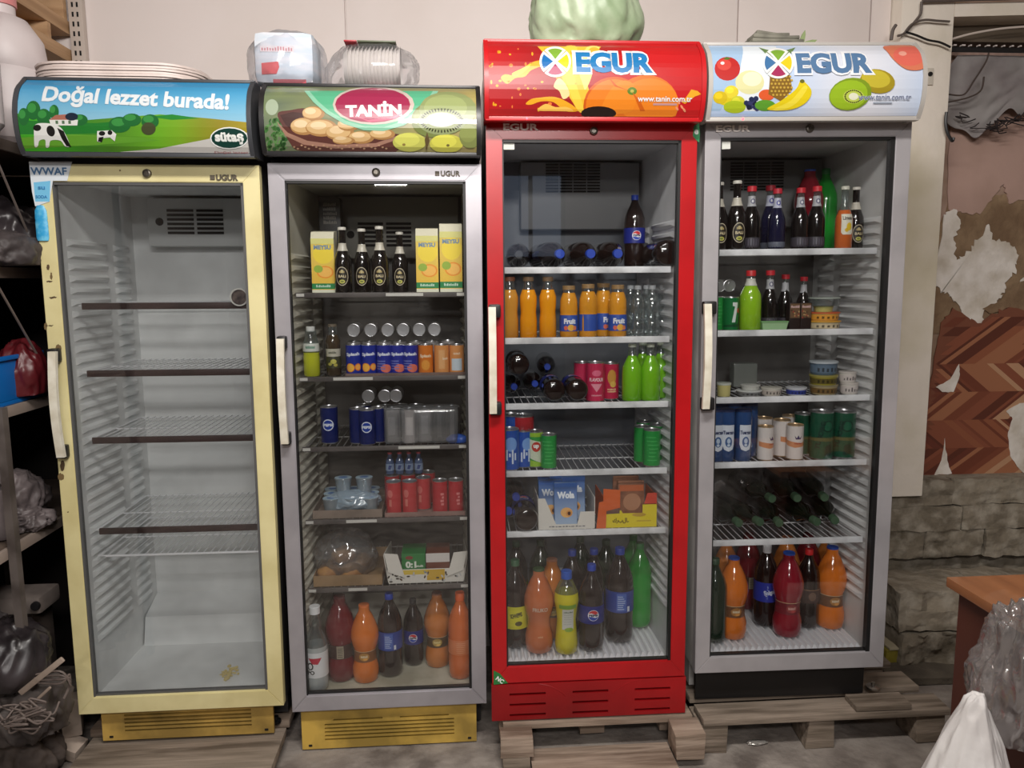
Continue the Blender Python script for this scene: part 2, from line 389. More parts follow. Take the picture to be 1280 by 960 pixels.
wire('alcove_cable', [(1186, 118), (1205, 118), (1218, 100), (1232, 78), (1236, 66)], .003, mat('twig', (70, 58, 52), .8), 'thin dark cord rising to the curtain rail beside the pier', 2.9)
wire('alcove_cable', [(1184, 128), (1210, 122), (1226, 113), (1230, 96)], .0032, mat('twig', (70, 58, 52), .8), 'second dark cord crossing below the grey cloth by the pier', 2.89)
wire('hanging_strap', [(1183, 140), (1182, 152), (1184, 165), (1190, 176), (1192, 172)], .0055, m_black, 'black curled strap hanging on the pier edge', 2.83, 'strap')
t = thing('wall_socket', 'small white junction plate with black plug hole on the pier', 'socket', T(*at(1160, 96, y=2.858)))
bm = bmesh.new(); box(bm, -.018, .018, -.006, .001, -.03, .03, bev=.002); link('socket_plate', bm, mat('ivory', (206, 198, 184), .6), t)
bm = bmesh.new(); lathe(bm, [(0, 0), (.009, 0), (.007, .006), (0, .006)], 10, m=T(.004, -.006, .008)@RX(90)); link('socket_hole', bm, m_black, t)
# alcove wall: peeling layers, each a thin sheet
def sheet(name, pxs, y0, th, m, parent=None, amp=.006, n=7, seed=1, rough=True):
    P = [at(a, b, y=y0) for a, b in pxs]; P = [(p.x, p.z) for p in P]
    if rough: P = jag(P, amp, n, seed)
    bm = bmesh.new(); slab(bm, P, y0, y0+th); return link(name, bm, m, parent)
wa = bpy.data.objects['wall_alcove']
m_pink = mat('pink_paint', (182, 152, 140), .85, noisec=(160, 132, 118), nscale=3, bump=.2, bscale=20)
m_white = mat('white_plaster', (232, 226, 218), .85, noisec=(196, 186, 170), nscale=9, bump=.5, bscale=25)
m_brown = mat('bare_plaster', (122, 98, 74), .95, noisec=(150, 126, 98), nscale=7, bump=.8, bscale=30)
sheet('bare_plaster', [(1186, 250), (1300, 235), (1300, 420), (1150, 420), (1165, 300)], 3.016, .004, m_brown, wa, .012, 9, 2)
sheet('paint_layer', [(1188, 60), (1300, 60), (1300, 240), (1262, 255), (1255, 230), (1225, 268), (1186, 262)], 3.012, .004, m_pink, wa, .006, 9, 4)
sheet('plaster_patch', [(1180, 268), (1196, 262), (1200, 282), (1192, 300), (1196, 325), (1212, 314), (1222, 300), (1236, 280), (1243, 300), (1262, 303), (1272, 318), (1271, 338), (1258, 352), (1256, 366), (1246, 376), (1236, 386), (1230, 388), (1222, 426), (1213, 416), (1205, 396), (1196, 378), (1188, 368), (1176, 366), (1166, 352)], 3.010, .0035, m_white, wa, .009, 6, 6)
sheet('plaster_patch', [(1228, 386), (1250, 376), (1262, 362), (1276, 352), (1300, 345), (1300, 398), (1262, 384), (1240, 392)], 3.0085, .0012, m_brown, wa, .004, 4, 19)
sheet('plaster_patch', [(1276, 350), (1300, 340), (1300, 410), (1288, 404), (1270, 392)], 3.010, .0035, m_white, wa, .005, 5, 9)
# herringbone wallpaper (a flat print on paper)
cz = [(92, 46, 32), (134, 76, 54), (112, 58, 40), (158, 104, 74), (104, 52, 38), (142, 84, 58), (182, 140, 108), (122, 66, 46)]
aa = at(1148, 600, y=3.004); bb = at(1300, 385, y=3.004); x0, x1, zl, zh = aa.x, bb.x, aa.z, bb.z
ar = Art(flatfn(3.004), step=.0001); border = jag([(1158, 600), (1300, 600), (1300, 398), (1262, 384), (1240, 392), (1222, 404), (1212, 398), (1190, 384), (1182, 398), (1172, 430), (1160, 500), (1150, 540), (1150, 600)], 3, 4, 5)
BP = [at(a, b, y=3.004) for a, b in border]; BP = [(p.x, p.z) for p in BP]
bm = bmesh.new(); slab(bm, BP, 3.0042, 3.008); link('wallpaper_backing', bm, mat('old_paper', (120, 70, 50), .8), wa)
rows = [(385, 455, 1), (455, 490, -1), (490, 525, 1), (525, 560, -1), (560, 598, 1)]; rnd = random.Random(11)
def inpoly(x, z):
    c = False
    for i in range(len(BP)):
        (xa, za), (xb, zb) = BP[i-1], BP[i]
        if (za > z) != (zb > z) and x < (xb-xa)*(z-za)/(zb-za)+xa: c = not c
    return c
for (pa, pb, sl) in rows:
    za, zb = at(1200, pb, y=3.004).z, at(1200, pa, y=3.004).z; hh = zb-za; x = x0-.35
    while x < x1+.3:
        w_ = rnd.choice([.018, .028, .04, .055, .07]); c = rnd.choice(cz); d = min(hh, .13)*1.25*sl*(hh/.117); N = 6
        for q in range(N):
            t0, t1 = q/N, (q+1)/N; za_, zb_ = za+hh*t0, za+hh*t1; xa, xb = x+d*t0-d/2, x+d*t1-d/2
            M2 = 2
            for e in range(M2):
                e0, e1 = w_*e/M2, w_*(e+1)/M2; P = [(xa+e0, za_), (xa+e1, za_), (xb+e1, zb_), (xb+e0, zb_)]
                if all(inpoly(*p) for p in P): ar.layer = 1; ar.poly(P, c)
        x += w_
link('herringbone_wallpaper', ar.mesh(), printed(.55), wa)
sheet('plaster_patch', [(1199, 455), (1200, 468), (1192, 490), (1178, 490), (1170, 484), (1188, 474)], 3.001, .002, m_white, wa, .002, 4, 3)
sheet('plaster_patch', [(1181, 548), (1184, 575), (1190, 592), (1168, 594), (1177, 575)], 3.001, .002, m_white, wa, .003, 4, 4)
sheet('plaster_patch', [(1258, 514), (1275, 504), (1300, 500), (1300, 610), (1278, 590), (1263, 570), (1260, 545), (1266, 524)], 3.001, .002, m_white, wa, .003, 5, 5)
sheet('plaster_patch', [(1155, 470), (1161, 472), (1158, 492), (1152, 500)], 3.001, .002, m_white, wa, .002, 3, 8)
# masonry below the paper: single blocks
zs0 = at(1200, 598, y=2.92).z; zs1 = at(1200, 712, y=2.92).z
bm = bmesh.new(); box(bm, wallx(1112, 60)+.001, 3.399, 2.955, 3.2, .0, .599); box(bm, XP-.2, 3.399, 2.96, 3.2, .6, max(.601, zs0-.005)) if zs0 > .61 else None
ms = link('wall_base', bm, m_stone, kind='structure')
rnd = random.Random(5); xL = wallx(1113, 60)-.05
def stone(x0, x1, y0, y1, z0, z1, seed, par, m=m_stone, amp=.014):
    bm = bmesh.new(); box(bm, x0, x1, y0, y1, z0, z1); bmesh.ops.subdivide_edges(bm, edges=bm.edges[:], cuts=11, use_grid_fill=True)
    for v in bm.verts:
        p = v.co*7+Vector((seed, 0, 0)); v.co += Vector((noise.noise(p), noise.noise(p+Vector((9, 0, 0))), noise.noise(p+Vector((0, 9, 0)))))*amp*.6+Vector((.3, 1, .4))*(abs(noise.noise(v.co*13))-.5*abs(noise.noise(v.co*31)))*amp*1.5
    me = finish(bm, 'stone', 28); return link('stone', me, m, par)
zz = zs0; sd = 1
for hgt in (.11, .10, .12):
    x = xL+.06*rnd.random(); 
    while x < 2.9:
        w_ = rnd.uniform(.22, .42); stone(x, x+w_-.003, 2.895+rnd.uniform(-.008, .008), 2.95, zz-hgt+.002, zz, sd, ms); x += w_; sd += 3
    zz -= hgt
# stone ledge in front (low step right of the fridges)
zl = at(1180, 722, y=2.5).z
def pz(px, py, z): return at(px, py, z=z)
zt_l = at(1180, 708, y=2.86).z; A = at(1126, 742, z=zt_l)

t0 = T(0, 0, 0)
ledge = thing('stone_ledge', 'low rough stone ledge between the right fridge and the wooden desk', 'ledge')
for k, (xa, xb, ya, yb, za, zb) in enumerate([(A.x+.0, A.x+.34, A.y+.0, 2.84, zt_l*.5, zt_l), (A.x+.345, A.x+.75, A.y-.01, 2.84, zt_l*.48, zt_l-.004), (A.x+.01, A.x+.24, A.y-.02, 2.83, 0, zt_l*.5-.005), (A.x+.245, A.x+.78, A.y-.015, 2.83, 0, zt_l*.48-.005), (A.x+.76, A.x+1.2, A.y, 2.84, 0, zt_l)]):
    stone(xa, xb, ya, yb, za, zb, 40+k, ledge, amp=.02)
# ================================================================ fridges
HP = [(0, -.062), (.08, -.075), (.2, -.084), (.35, -.089), (.5, -.089), (.65, -.083), (.8, -.07), (.9, -.052), (1, -.022)]
def hy(t):
    t = max(0, min(1, t))
    for (a, b), (c, d) in zip(HP, HP[1:]):
        if t <= c: return b+(d-b)*(t-a)/(c-a)
    return HP[-1][1]
m_gask = mat('gasket_black', (20, 19, 20), .5)
m_glass = clear('door_glass', (251, 252, 252), .03, .015)
m_handle = mat('handle_ivory', (226, 222, 206), .4, noisec=(205, 198, 178), nscale=20)
m_steel = mat('steel', (170, 168, 165), .3, 1)
FR = {
 1: dict(H=1.597, hd=(-.292, .307, 1.615, 1.81), door=(222, 212, 160), dn=(204, 192, 138), rough=.45, metal=0, liner=(226, 228, 228), strip=(64, 46, 44), base=(-.25, .26, -.105, -.008, .03), basec=(200, 164, 84), frame=(60, 62, 66), sh=[1.21, 1.015, .817, .541, .461], body=(52, 50, 50), z0=.19, lab='leftmost fridge, pale yellow door, empty shelves, blue sky and cow header'),
 2: dict(H=1.647, hd=(-.295, .297, 1.665, 1.85), door=(172, 169, 174), dn=(156, 153, 158), rough=.35, metal=.35, liner=(216, 212, 198), strip=(92, 86, 84), base=(-.28, .268, -.143, -.012, .03), basec=(210, 174, 82), frame=(34, 33, 34), sh=[1.277, 1.026, .811, .582, .362], body=(40, 39, 40), z0=.14, lab='silver framed fridge between yellow and red ones, fruit basket header, yellow base'),
 3: dict(H=1.662, hd=(-.305, .293, 1.66, 1.867), door=(180, 19, 25), dn=(166, 15, 21), rough=.3, metal=0, liner=(230, 231, 234), strip=(242, 243, 246), base=(-.302, .304, -.122, -.004, .0), basec=(168, 16, 22), frame=(184, 22, 28), sh=[1.254, 1.046, .848, .64, .449], body=(205, 205, 205), z0=.24, lab='red framed fridge with red header showing an orange and juice splash'),
 4: dict(H=1.665, hd=(-.32, .284, 1.657, 1.862), door=(184, 181, 184), dn=(168, 165, 168), rough=.33, metal=.35, liner=(230, 230, 230), strip=(242, 243, 246), base=(-.28, .27, -.12, -.008, .06), basec=(26, 24, 24), frame=(176, 172, 166), sh=[1.297, 1.055, .85, .646, .395], body=(200, 198, 194), z0=.25, lab='rightmost silver framed fridge with pale header of mixed fruit')}
YB = .50
def fridge(i):
    f = FR[i]; H = f['H']; root = thing('display_fridge', f['lab'], 'fridge', FM[i]); g = i
    mb = mat('cabinet_%d' % i, f['body'], .5, noisec=tuple(c*.85 for c in f['body'])); ml = mat('liner_%d' % i, f['liner'], .45, noisec=tuple(c*.9 for c in f['liner']), nscale=5)
    bm = bmesh.new(); zt = f['hd'][3]-.012; zb = -.004
    for a in ((-.296, -.268, .03, .6, zb, zt), (.268, .296, .03, .6, zb, zt), (-.268, .268, .54, .6, zb, zt), (-.268, .268, .03, .54, H-.02, zt), (-.268, .268, .03, .54, zb, .018)): box(bm, *a, bev=.002)
    # compressor compartment behind the base
    box(bm, -.285, .285, .12, .59, f['base'][2]+.015, zb-.0005, bev=.002)
    link('cabinet', bm, mb, root)
    # liner: tapered walls, floor with rear hump
    bm = bmesh.new(); zt = H-.03; xf, xb = .264, .246
    for s in (-1, 1): hexa(bm, [(s*xf, .034, .02), (s*xb, YB, .02), (s*(xb+.02), YB, .02), (s*.267, .034, .02), (s*xf, .034, zt), (s*xb, YB, zt), (s*(xb+.02), YB, zt), (s*.267, .034, zt)])
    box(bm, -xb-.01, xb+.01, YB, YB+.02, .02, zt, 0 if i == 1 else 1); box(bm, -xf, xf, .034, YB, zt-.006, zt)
    hexa(bm, [(-xf, .034, .02), (xf, .034, .02), (xb, YB, .02), (-xb, YB, .02), (-xf, .034, .034), (xf, .034, .034), (xb, YB, .038), (-xb, YB, .038)])
    hexa(bm, [(-xb, .36, .036), (xb, .36, .036), (xb, YB, .036), (-xb, YB, .036), (-xb, .385, .13), (xb, .385, .13), (xb, YB, .17), (-xb, YB, .17)])
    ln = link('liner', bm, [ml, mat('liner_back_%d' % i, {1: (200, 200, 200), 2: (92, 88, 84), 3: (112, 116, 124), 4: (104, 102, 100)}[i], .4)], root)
    # moulded shelf-rest ribs on both side walls
    for s in (-1, 1):
        bm = bmesh.new(); k = 0; z = .20
        while z < 1.40:
            for ya, yb, zo in ((.075, .30, 0), (.35, .45, -.004)):
                xa = lambda y: s*(xf+(xb-xf)*(y-.034)/(YB-.034))
                d = -.012*s
                hexa(bm, [(xa(ya), ya, z-.011+zo), (xa(yb), yb, z-.011+zo), (xa(yb), yb, z+.011+zo), (xa(ya), ya, z+.011+zo), (xa(ya)+d*.8, ya+.02, z-.0035+zo), (xa(yb)+d, yb-.014, z-.0035+zo), (xa(yb)+d, yb-.014, z+.005+zo), (xa(ya)+d*.8, ya+.02, z+.005+zo)])
            z += .034; k += 1
        me = finish(bm, 'ribs', 50); link('shelf_rest_ribs', me, ml, ln)
    # evaporator cover with grille
    me_ = mat('evap_%d' % i, tuple(c*(.82 if i == 1 else .58) for c in f['liner']), .5); sl = mat('slot_dark', (16, 16, 17), .9)
    bm = bmesh.new(); box(bm, -.17, .235, .43, YB-.001, 1.395, H-.045, bev=.006); ev = link('evaporator_cover', bm, me_, root)
    bm = bmesh.new(); b2 = bmesh.new()
    if i <= 2:
        for xa, xb2 in ((-.105, -.02), (-.01, .075)):
            for k in range(6): box(bm, xa, xb2, .4272, .43, 1.435+k*.0145, 1.443+k*.0145)
        lathe(bm, [(0, 0), (.013, 0), (.012, .004), (0, .004)], 12, m=T(-.13, .4285, 1.475)@RX(90))
    else:
        for c in range(4):
            for k in range(10): box(bm, -.085+c*.047, -.042+c*.047, .4272, .43, 1.518+k*.0098, 1.5235+k*.0098)
    link('grille_slots', bm, sl, ev)
    # shelves
    mw = mat('wire_%d' % i, (232, 233, 236) if i != 2 else (150, 148, 146), .35, .2); mst = mat('strip_%d' % i, f['strip'], .5, noisec=tuple(c*.8 for c in f['strip']), nscale=12)
    for n, z in enumerate(f['sh']):
        bm = bmesh.new(); sag = 0
        nw = 23
        for k in range(nw): x = -.236+.472*k/(nw-1); tube(bm, [(x, .078, z+.004), (x, .455, z+.004)], .0016, 5)
        for y in (.082, .25, .45): tube(bm, [(-.243, y, z+.001), (.243, y, z+.001)], .0022, 5)
        tube(bm, [(-.2445, .08, z+.001), (-.243, .455, z+.001)], .0022, 5); tube(bm, [(.2445, .08, z+.001), (.243, .455, z+.001)], .0022, 5)
        sh = link('shelf', bm, mw, root)
        if i == 1 and n == 4:
            bm = bmesh.new(); tube(bm, [(-.22, .073, z+.002), (.236, .073, z+.002)], .0035, 8); link('front_bar', bm, mw, sh)
        else:
            bm = bmesh.new(); hh = .0095 if i != 2 else .0075; x0 = -.25 if i > 1 else -.232
            box(bm, x0, .25 if i > 1 else .238, .068, .0765, z-hh, z+hh, bev=.002); st = link('front_strip', bm, mst, sh)
            if i == 2:
                rnd = random.Random(n); a = rnd.uniform(-.18, .05)
                for xa, xb2 in ((a, a+rnd.uniform(.05, .13)), (-.248, -.225), (.225, .248)):
                    bm = bmesh.new(); box(bm, xa, xb2, .0665, .0678, z-.004, z+.005); link('price_rail_remnant', bm, mat('worn_white', (200, 198, 192), .6), st)
    if i > 2:   # ridged drip mat on the floor
        bm = bmesh.new(); box(bm, -.25, .25, .045, .355, .039, .044)
        for k in range(25):
            x = -.24+.02*k; hexa(bm, [(x-.008, .05, .044), (x+.008, .05, .044), (x+.008, .35, .044), (x-.008, .35, .044), (x-.0025, .054, .056), (x+.0025, .054, .056), (x+.0025, .346, .056), (x-.0025, .346, .056)])
        link('ridged_floor_mat', bm, mat('frost_white', (232, 232, 236), .5), root)
    elif i == 2:
        bm = bmesh.new(); box(bm, -.25, .25, .04, .35, .0385, .0415); link('floor_mat', bm, mat('dirty_mat', (206, 204, 186), .7, noisec=(170, 166, 146), nscale=9), root)
    # door: four mitred rails
    gx, gz0, gz1 = .2545, .052, H-.047; X = .2995
    md = mat('door_%d' % i, f['door'], f['rough'], f['metal'], noisec=f['dn'], nscale=6, coat=.2 if i == 3 else 0)
    bm = bmesh.new()
    O = [(-X, 0), (X, 0), (X, H), (-X, H)]; I = [(-gx, gz0), (gx, gz0), (gx, gz1), (-gx, gz1)]
    for k in range(4):
        a, b, c, d = O[k], O[(k+1) % 4], I[(k+1) % 4], I[k]; t = bmesh.new()
        hexa(t, [(p[0], 0, p[1]) for p in (a, b, c, d)]+[(p[0], .03, p[1]) for p in (a, b, c, d)])
        bmesh.ops.bevel(t, geom=[e for e in t.edges if all(v.co.y < .01 for v in e.verts)], offset=.0018 if i != 2 else .003, segments=2, affect='EDGES')
        me = bpy.data.meshes.new('t'); t.to_mesh(me); t.free(); bm.from_mesh(me)
    door = link('door', bm, md, root)
    bm = bmesh.new(); th = .008; y0, y1 = .004, .026
    box(bm, -gx, gx, y0, y1, gz1-th, gz1); box(bm, -gx, gx, y0+.006, y1, gz0, gz0+th*.6); box(bm, -gx, -gx+th*.5, y0, y1, gz0, gz1); box(bm, gx-th*(1 if i < 4 else 1.5), gx, y0, y1, gz0, gz1)
    link('gasket', bm, m_gask if i > 1 else mat('gasket_grey', (84, 84, 84), .5), door)
    bm = bmesh.new(); box(bm, -gx+.001, gx-.001, .012, .016, gz0+.001, gz1-.001); link('glass_pane', bm, m_glass, door)
    # lock
    bm = bmesh.new(); lx = floc(i, {1: 184, 2: 470, 3: 742, 4: 1012}[i], {1: 213, 2: 211, 3: 160, 4: 157}[i], y=0); lz = H-.024
    lathe(bm, [(0, .008), (.006, .008), (.0075, .010), (.0105, .009), (.012, .004), (.012, 0)], 18, m=T(lx.x, 0, lz)@RX(90)); box(bm, lx.x-.001, lx.x+.001, -.0105, -.008, lz-.004, lz+.004)
    link('lock', bm, mat('lock_metal', (110, 105, 98), .35, .8), door)
    # badge letters
    bt = {1: ('UGUR', 284, 222, .058), 2: ('UGUR', 563, 217, .055), 3: ('EGUR', 651, 159, .098), 4: ('EGUR', 916, 161, .098)}[i]
    p = floc(i, bt[1], bt[2], y=0); vs, fs, w_, h_ = textmesh(bt[0], .03); k = bt[3]/w_; kz = k*(.62 if i > 2 else 1)
    bm = bmesh.new()
    bb = [bm.verts.new((p.x+x*k, -.0045, p.z+z*kz)) for x, z in vs]; bc = [bm.verts.new((p.x+x*k, -.0002, p.z+z*kz)) for x, z in vs]; ed = {}
    for q in fs:
        bm.faces.new([bb[a] for a in q])
        for a, b in zip(q, q[1:]+q[:1]): ed[(a, b)] = 1
    for a, b in ed:
        if (b, a) not in ed: bm.faces.new((bb[a], bc[a], bc[b], bb[b]))
    if i <= 2: box(bm, p.x-bt[3]/2-.016, p.x-bt[3]/2-.004, -.004, -.0002, p.z-.006, p.z+.006)
    bg = link('badge', finish(bm, 'badge', 20), mat('badge_chrome', (244, 238, 232), .35) if i > 2 else mat('badge_grey', (92, 84, 72), .5, .3), door)
    # handle
    hp = {1: (64, 440, 72, 573), 2: (350, 424, 354, 556), 3: (616, 384, 616, 518), 4: (886, 380, 884, 512)}[i]
    a = floc(i, hp[0], hp[1], y=-.05); b = floc(i, hp[2], hp[3], y=-.05); xh = (a.x+b.x)/2; z1, z0 = a.z, b.z
    hx = -.278
    bm = bmesh.new(); N = 12; pts = []
    for k in range(N+1):
        t_ = k/N; pts.append((xh, -.036-.014*math.sin(math.pi*t_), z0+(z1-z0)*t_))
    for k in range(N):
        (xa, ya, za), (_, yb, zb2) = pts[k], pts[k+1]; wv = .0105
        hexa(bm, [(xa-wv, ya-.006, za), (xa+wv, ya-.006, za), (xa+wv, ya+.007, za), (xa-wv, ya+.007, za), (xa-wv, yb-.006, zb2), (xa+wv, yb-.006, zb2), (xa+wv, yb+.007, zb2), (xa-wv, yb+.007, zb2)])
    bmesh.ops.remove_doubles(bm, verts=bm.verts[:], dist=1e-5)
    n0 = len(bm.faces)
    for zc in (z0+.012, z1-.012): 
        box(bm, min(xh-.008, hx-.012), max(xh+.008, hx+.014), -.030, -.0005, zc-.019, zc+.019, 1, bev=.006)
    link('handle', bm, [m_handle, m_black], door)
    # base panel with real slots
    bx0, bx1, bz0, bz1, by = f['base']; mbs = mat('base_%d' % i, f['basec'], .45, noisec=tuple(c*.72 for c in f['basec']), nscale=7 if i < 3 else 2)
    slots = []
    if i in (1, 2):
        w_ = bx1-bx0; zz = bz0+.026
        for k in range(5): slots.append((bx0+.13*w_, bx1-.13*w_, zz+k*.0125, zz+k*.0125+.0065))
        if i == 2:
            for sa, sb in ((.18, .46), (.56, .84)): slots.append((bx0+sa*w_, bx0+sb*w_, zz+5*.0125+.003, zz+5*.0125+.0085))
    elif i == 3:
        for c in range(3):
            for k in range(3): xa = bx0+.055+c*.195; slots.append((xa, xa+.112, bz0+.012+k*.034, bz0+.020+k*.034))
    xs = sorted({bx0, bx1}|{v for s in slots for v in s[:2]}); zs = sorted({bz0, bz1}|{v for s in slots for v in s[2:]})
    bm = bmesh.new()
    for za, zb2 in zip(zs, zs[1:]):
        for xa, xb2 in zip(xs, xs[1:]):
            cx, cz_ = (xa+xb2)/2, (za+zb2)/2
            if not any(s[0] < cx < s[1] and s[2] < cz_ < s[3] for s in slots): box(bm, xa, xb2, by, by+.012, za, zb2)
    if i == 3:
        for s in (-1, 1): tube(bm, smoothpath([(s*.155, by+.001, bz1-.002), (s*.12, by+.001, bz1-.012), (s*.09, by+.001, bz1-.03), (s*.075, by+.001, bz1-.045)], 4), .0022, 5)
    bp = link('base_panel', finish(bm, 'base_panel', 30), mbs, root)
    bm = bmesh.new(); box(bm, bx0+.004, bx1-.004, by+.02, by+.03, bz0+.004, bz1-.002); link('slot_backing', bm, mat('backing_brown', (60, 34, 26), .9), bp)  # plain dark brown backing behind the slots
    if i in (1, 2):
        bm = bmesh.new()
        for x in (bx0+.02, bx1-.028):
            bm = bmesh.new(); box(bm, x, x+.011, by-.002, by+.004, bz0+.009, bz0+.0155, bev=.001); link('clip', bm, m_black, bp)
    # feet
    for x in (-.25, .25):
        for y in (.10, .53):
            bm = bmesh.new(); zf = {1: -.19+.078, 2: -.149, 3: -.127, 4: -.126}[i]; top = f['base'][2]+.014
            lathe(bm, [(0, zf), (.016, zf), (.016, zf+.008), (.008, zf+.012), (.008, top), (0, top)], 10, m=T(x, y, 0)); link('foot', bm, m_black, root)
    # header
    hx0, hx1, hz0, hz1 = f['hd']; hh = hz1-hz0; mf = mat('header_frame_%d' % i, f['frame'], .35)
    def profx(bm, xa, xb2, g_, mi=0):
        n = 16; L = [(hy(k/n)-g_, hz0+hh*k/n+(g_ if k == n else (-g_ if k == 0 else 0))) for k in range(n+1)]+[(.03, hz1+g_), (.03, hz0-g_)]
        A_ = [bm.verts.new((xa, y, z)) for y, z in L]; B_ = [bm.verts.new((xb2, y, z)) for y, z in L]
        for k in range(len(L)): bm.faces.new((A_[k], A_[(k+1) % len(L)], B_[(k+1) % len(L)], B_[k])).material_index = mi
        bm.faces.new(A_[::-1]).material_index = mi; bm.faces.new(B_).material_index = mi
    bm = bmesh.new(); profx(bm, hx0+.012, hx1-.012, 0); hd = link('header', finish(bm, 'header', 30), mf, root)
    for xa_ in (hx0, hx1-.012):
        bm = bmesh.new(); profx(bm, xa_, xa_+.012, .004); link('end_cap', finish(bm, 'end_cap', 30), mf, hd)
    bm = bmesh.new(); box(bm, hx0+.002, hx1-.002, hy(1)-.006, hy(1)+.02, hz1-.003, hz1+.006, bev=.002); box(bm, hx0+.002, hx1-.002, hy(0)-.004, hy(0)+.02, hz0-.008, hz0+.004, bev=.002); link('header_trim', bm, mf, hd)
    return root, door, hd, (hx0+.0125, hx1-.0125, hz0+.004, hz1-.004), base_fn(hz0, hh)
def base_fn(hz0, hh): return lambda x, z, o: (x, hy((z-hz0)/hh)-o-.0011, z)
FD = {i: fridge(i) for i in (1, 2, 3, 4)}

# ================================================================ header prints
def hart(i):
    root, door, hd, (x0, x1, z0, z1), fn = FD[i]
    ar = Art(fn, cutx=.06, cutz=.012, step=.00004); ar.k = .80
    def p(px, py):
        v = floc(i, px, py, y=-.083)
        zc = max(z0, min(z1, v.z)); t = (zc-FR[i]['hd'][2])/(FR[i]['hd'][3]-FR[i]['hd'][2])
        v = floc(i, px, py, y=hy(t)); return (max(x0, min(x1, v.x)), max(z0, min(z1, v.z)))
    ar.P = lambda pts, c: ar.poly([p(*q) for q in pts], c)
    def E(px, py, rx, ry, c, n=20, rot=0): 
        pts = []
        for k in range(n):
            a = 2*math.pi*k/n; x, y = rx*math.cos(a), ry*math.sin(a); r = R(-rot); pts.append((px+x*math.cos(r)-y*math.sin(r), py+x*math.sin(r)+y*math.cos(r)))
        ar.P(pts, c)
    ar.E = E; ar.p = p
    def TX(s, px, py, wpx, c, bold=.02, hpx=None, oc=None, ob=.07, rot=0):
        a = p(px-wpx/2, py); b = p(px+wpx/2, py); w_ = b[0]-a[0]; h_ = p(px, py-(hpx or 0)/2)[1]-p(px, py+(hpx or 0)/2)[1] if hpx else None
        c0 = p(px, py)
        if oc: ar.outlined(s, *c0, w_, h_, c, oc, bold, ob)
        else: ar.text(s, *c0, w_, c, bold, h_, rot)
    def SM(pts, c):
        n = len(pts); out = []
        for k in range(n):
            p0, p1, p2, p3 = [Vector(pts[(k+d) % n]) for d in (-1, 0, 1, 2)]
            for q in range(4): t = q/4; out.append(tuple(.5*((2*p1)+(p2-p0)*t+(2*p0-5*p1+4*p2-p3)*t*t+(3*p1-p0-3*p2+p3)*t**3)))
        ar.P(out, c)
    ar.S = SM; ar.T = TX; ar.box4 = (x0, x1, z0, z1); return ar
def logo(ar, cx, cy, r, blue=(20, 110, 180)):
    for dx, dy, c, ro in ((0, -1, (130, 175, 60), 0), (1, 0, (240, 210, 40), 90), (0, 1, (170, 50, 95), 0), (-1, 0, blue, 90)):
        x, y = cx+dx*r*.53, cy+dy*r*.53
        def petal(k):
            P = []
            for a in range(-60, 61, 15): P.append((cx+(dx*math.cos(R(a*.72))-dy*math.sin(R(a*.72)))*r*k*(1-.0*abs(a)/60), cy+(dy*math.cos(R(a*.72))+dx*math.sin(R(a*.72)))*r*k))
            return P+[(cx, cy)]
        ar.P(petal(1.16), (250, 250, 245))
    for dx, dy, c, ro in ((0, -1, (130, 175, 60), 0), (1, 0, (240, 210, 40), 90), (0, 1, (170, 50, 95), 0), (-1, 0, blue, 90)):
        P = []
        for a in range(-60, 61, 15): t = R(a*.55); P.append((cx+(dx*math.cos(t)-dy*math.sin(t))*r, cy+(dy*math.cos(t)+dx*math.sin(t))*r))
        ar.P(P+[(cx+dx*r*.16, cy+dy*r*.16)], c)
def hl(c, k): return tuple(min(255, max(0, v*k)) for v in c)
# --- 1: meadow
ar = hart(1); x0, x1, z0, z1 = ar.box4
ar.rect(x0, z0, x1, z1, grad((170, 214, 232), z0+.05, (52, 150, 205), z1))
gg = lambda x, z: (70+100*max(0, min(1, (x+.1)/.4)), 160+20*math.sin(x*20), 40)
ar.P([(20, 142), (60, 148), (110, 150), (160, 146), (200, 143), (260, 148), (325, 153), (325, 200), (20, 200)], gg)
ar.P([(20, 150), (60, 152), (120, 154), (170, 150), (150, 166), (80, 168), (20, 168)], (34, 128, 46))
ar.P([(185, 146), (215, 143), (250, 148), (215, 150)], (40, 140, 52))
ar.P([(20, 172), (90, 168), (180, 172), (200, 176), (110, 182), (20, 186)], (104, 170, 50))
ar.P([(150, 192), (200, 186), (250, 176), (290, 168), (325, 166), (325, 200), (150, 200)], grad((206, 205, 202), 1.6, (216, 214, 206), 1.7))
for e in ((42, 138, 9, 12), (30, 146, 7, 11), (55, 146, 9, 10), (68, 140, 6, 9), (100, 150, 10, 7), (150, 156, 14, 10), (165, 150, 12, 8), (188, 152, 11, 9)): ar.E(*e, (30, 110, 50)); ar.E(e[0]-2, e[1]-3, e[2]*.6, e[3]*.5, (60, 150, 70))
ar.E(186, 161, 9, 8, (70, 76, 46))
ar.P([(62, 150), (70, 144), (84, 143), (92, 150)], (176, 110, 92)); ar.P([(62, 150), (98, 150), (97, 157), (64, 157)], (234, 236, 230)); ar.E(90, 146, 8, 5, (26, 40, 60))
for x in (70, 78, 86): ar.rect(*ar.p(x, 155), *ar.p(x+3, 151), (90, 120, 90))
ar.S([(44, 157), (52, 154), (70, 156), (80, 164), (88, 182), (82, 183), (76, 176), (64, 176), (62, 184), (58, 184), (57, 175), (50, 176), (48, 183), (44, 183), (43, 166)], (238, 240, 236))
ar.E(47, 160, 5, 4, (22, 22, 22)); ar.E(64, 164, 5, 7, (22, 22, 22), rot=20); ar.P([(72, 160), (80, 164), (90, 184), (84, 183), (78, 174)], (20, 20, 20))
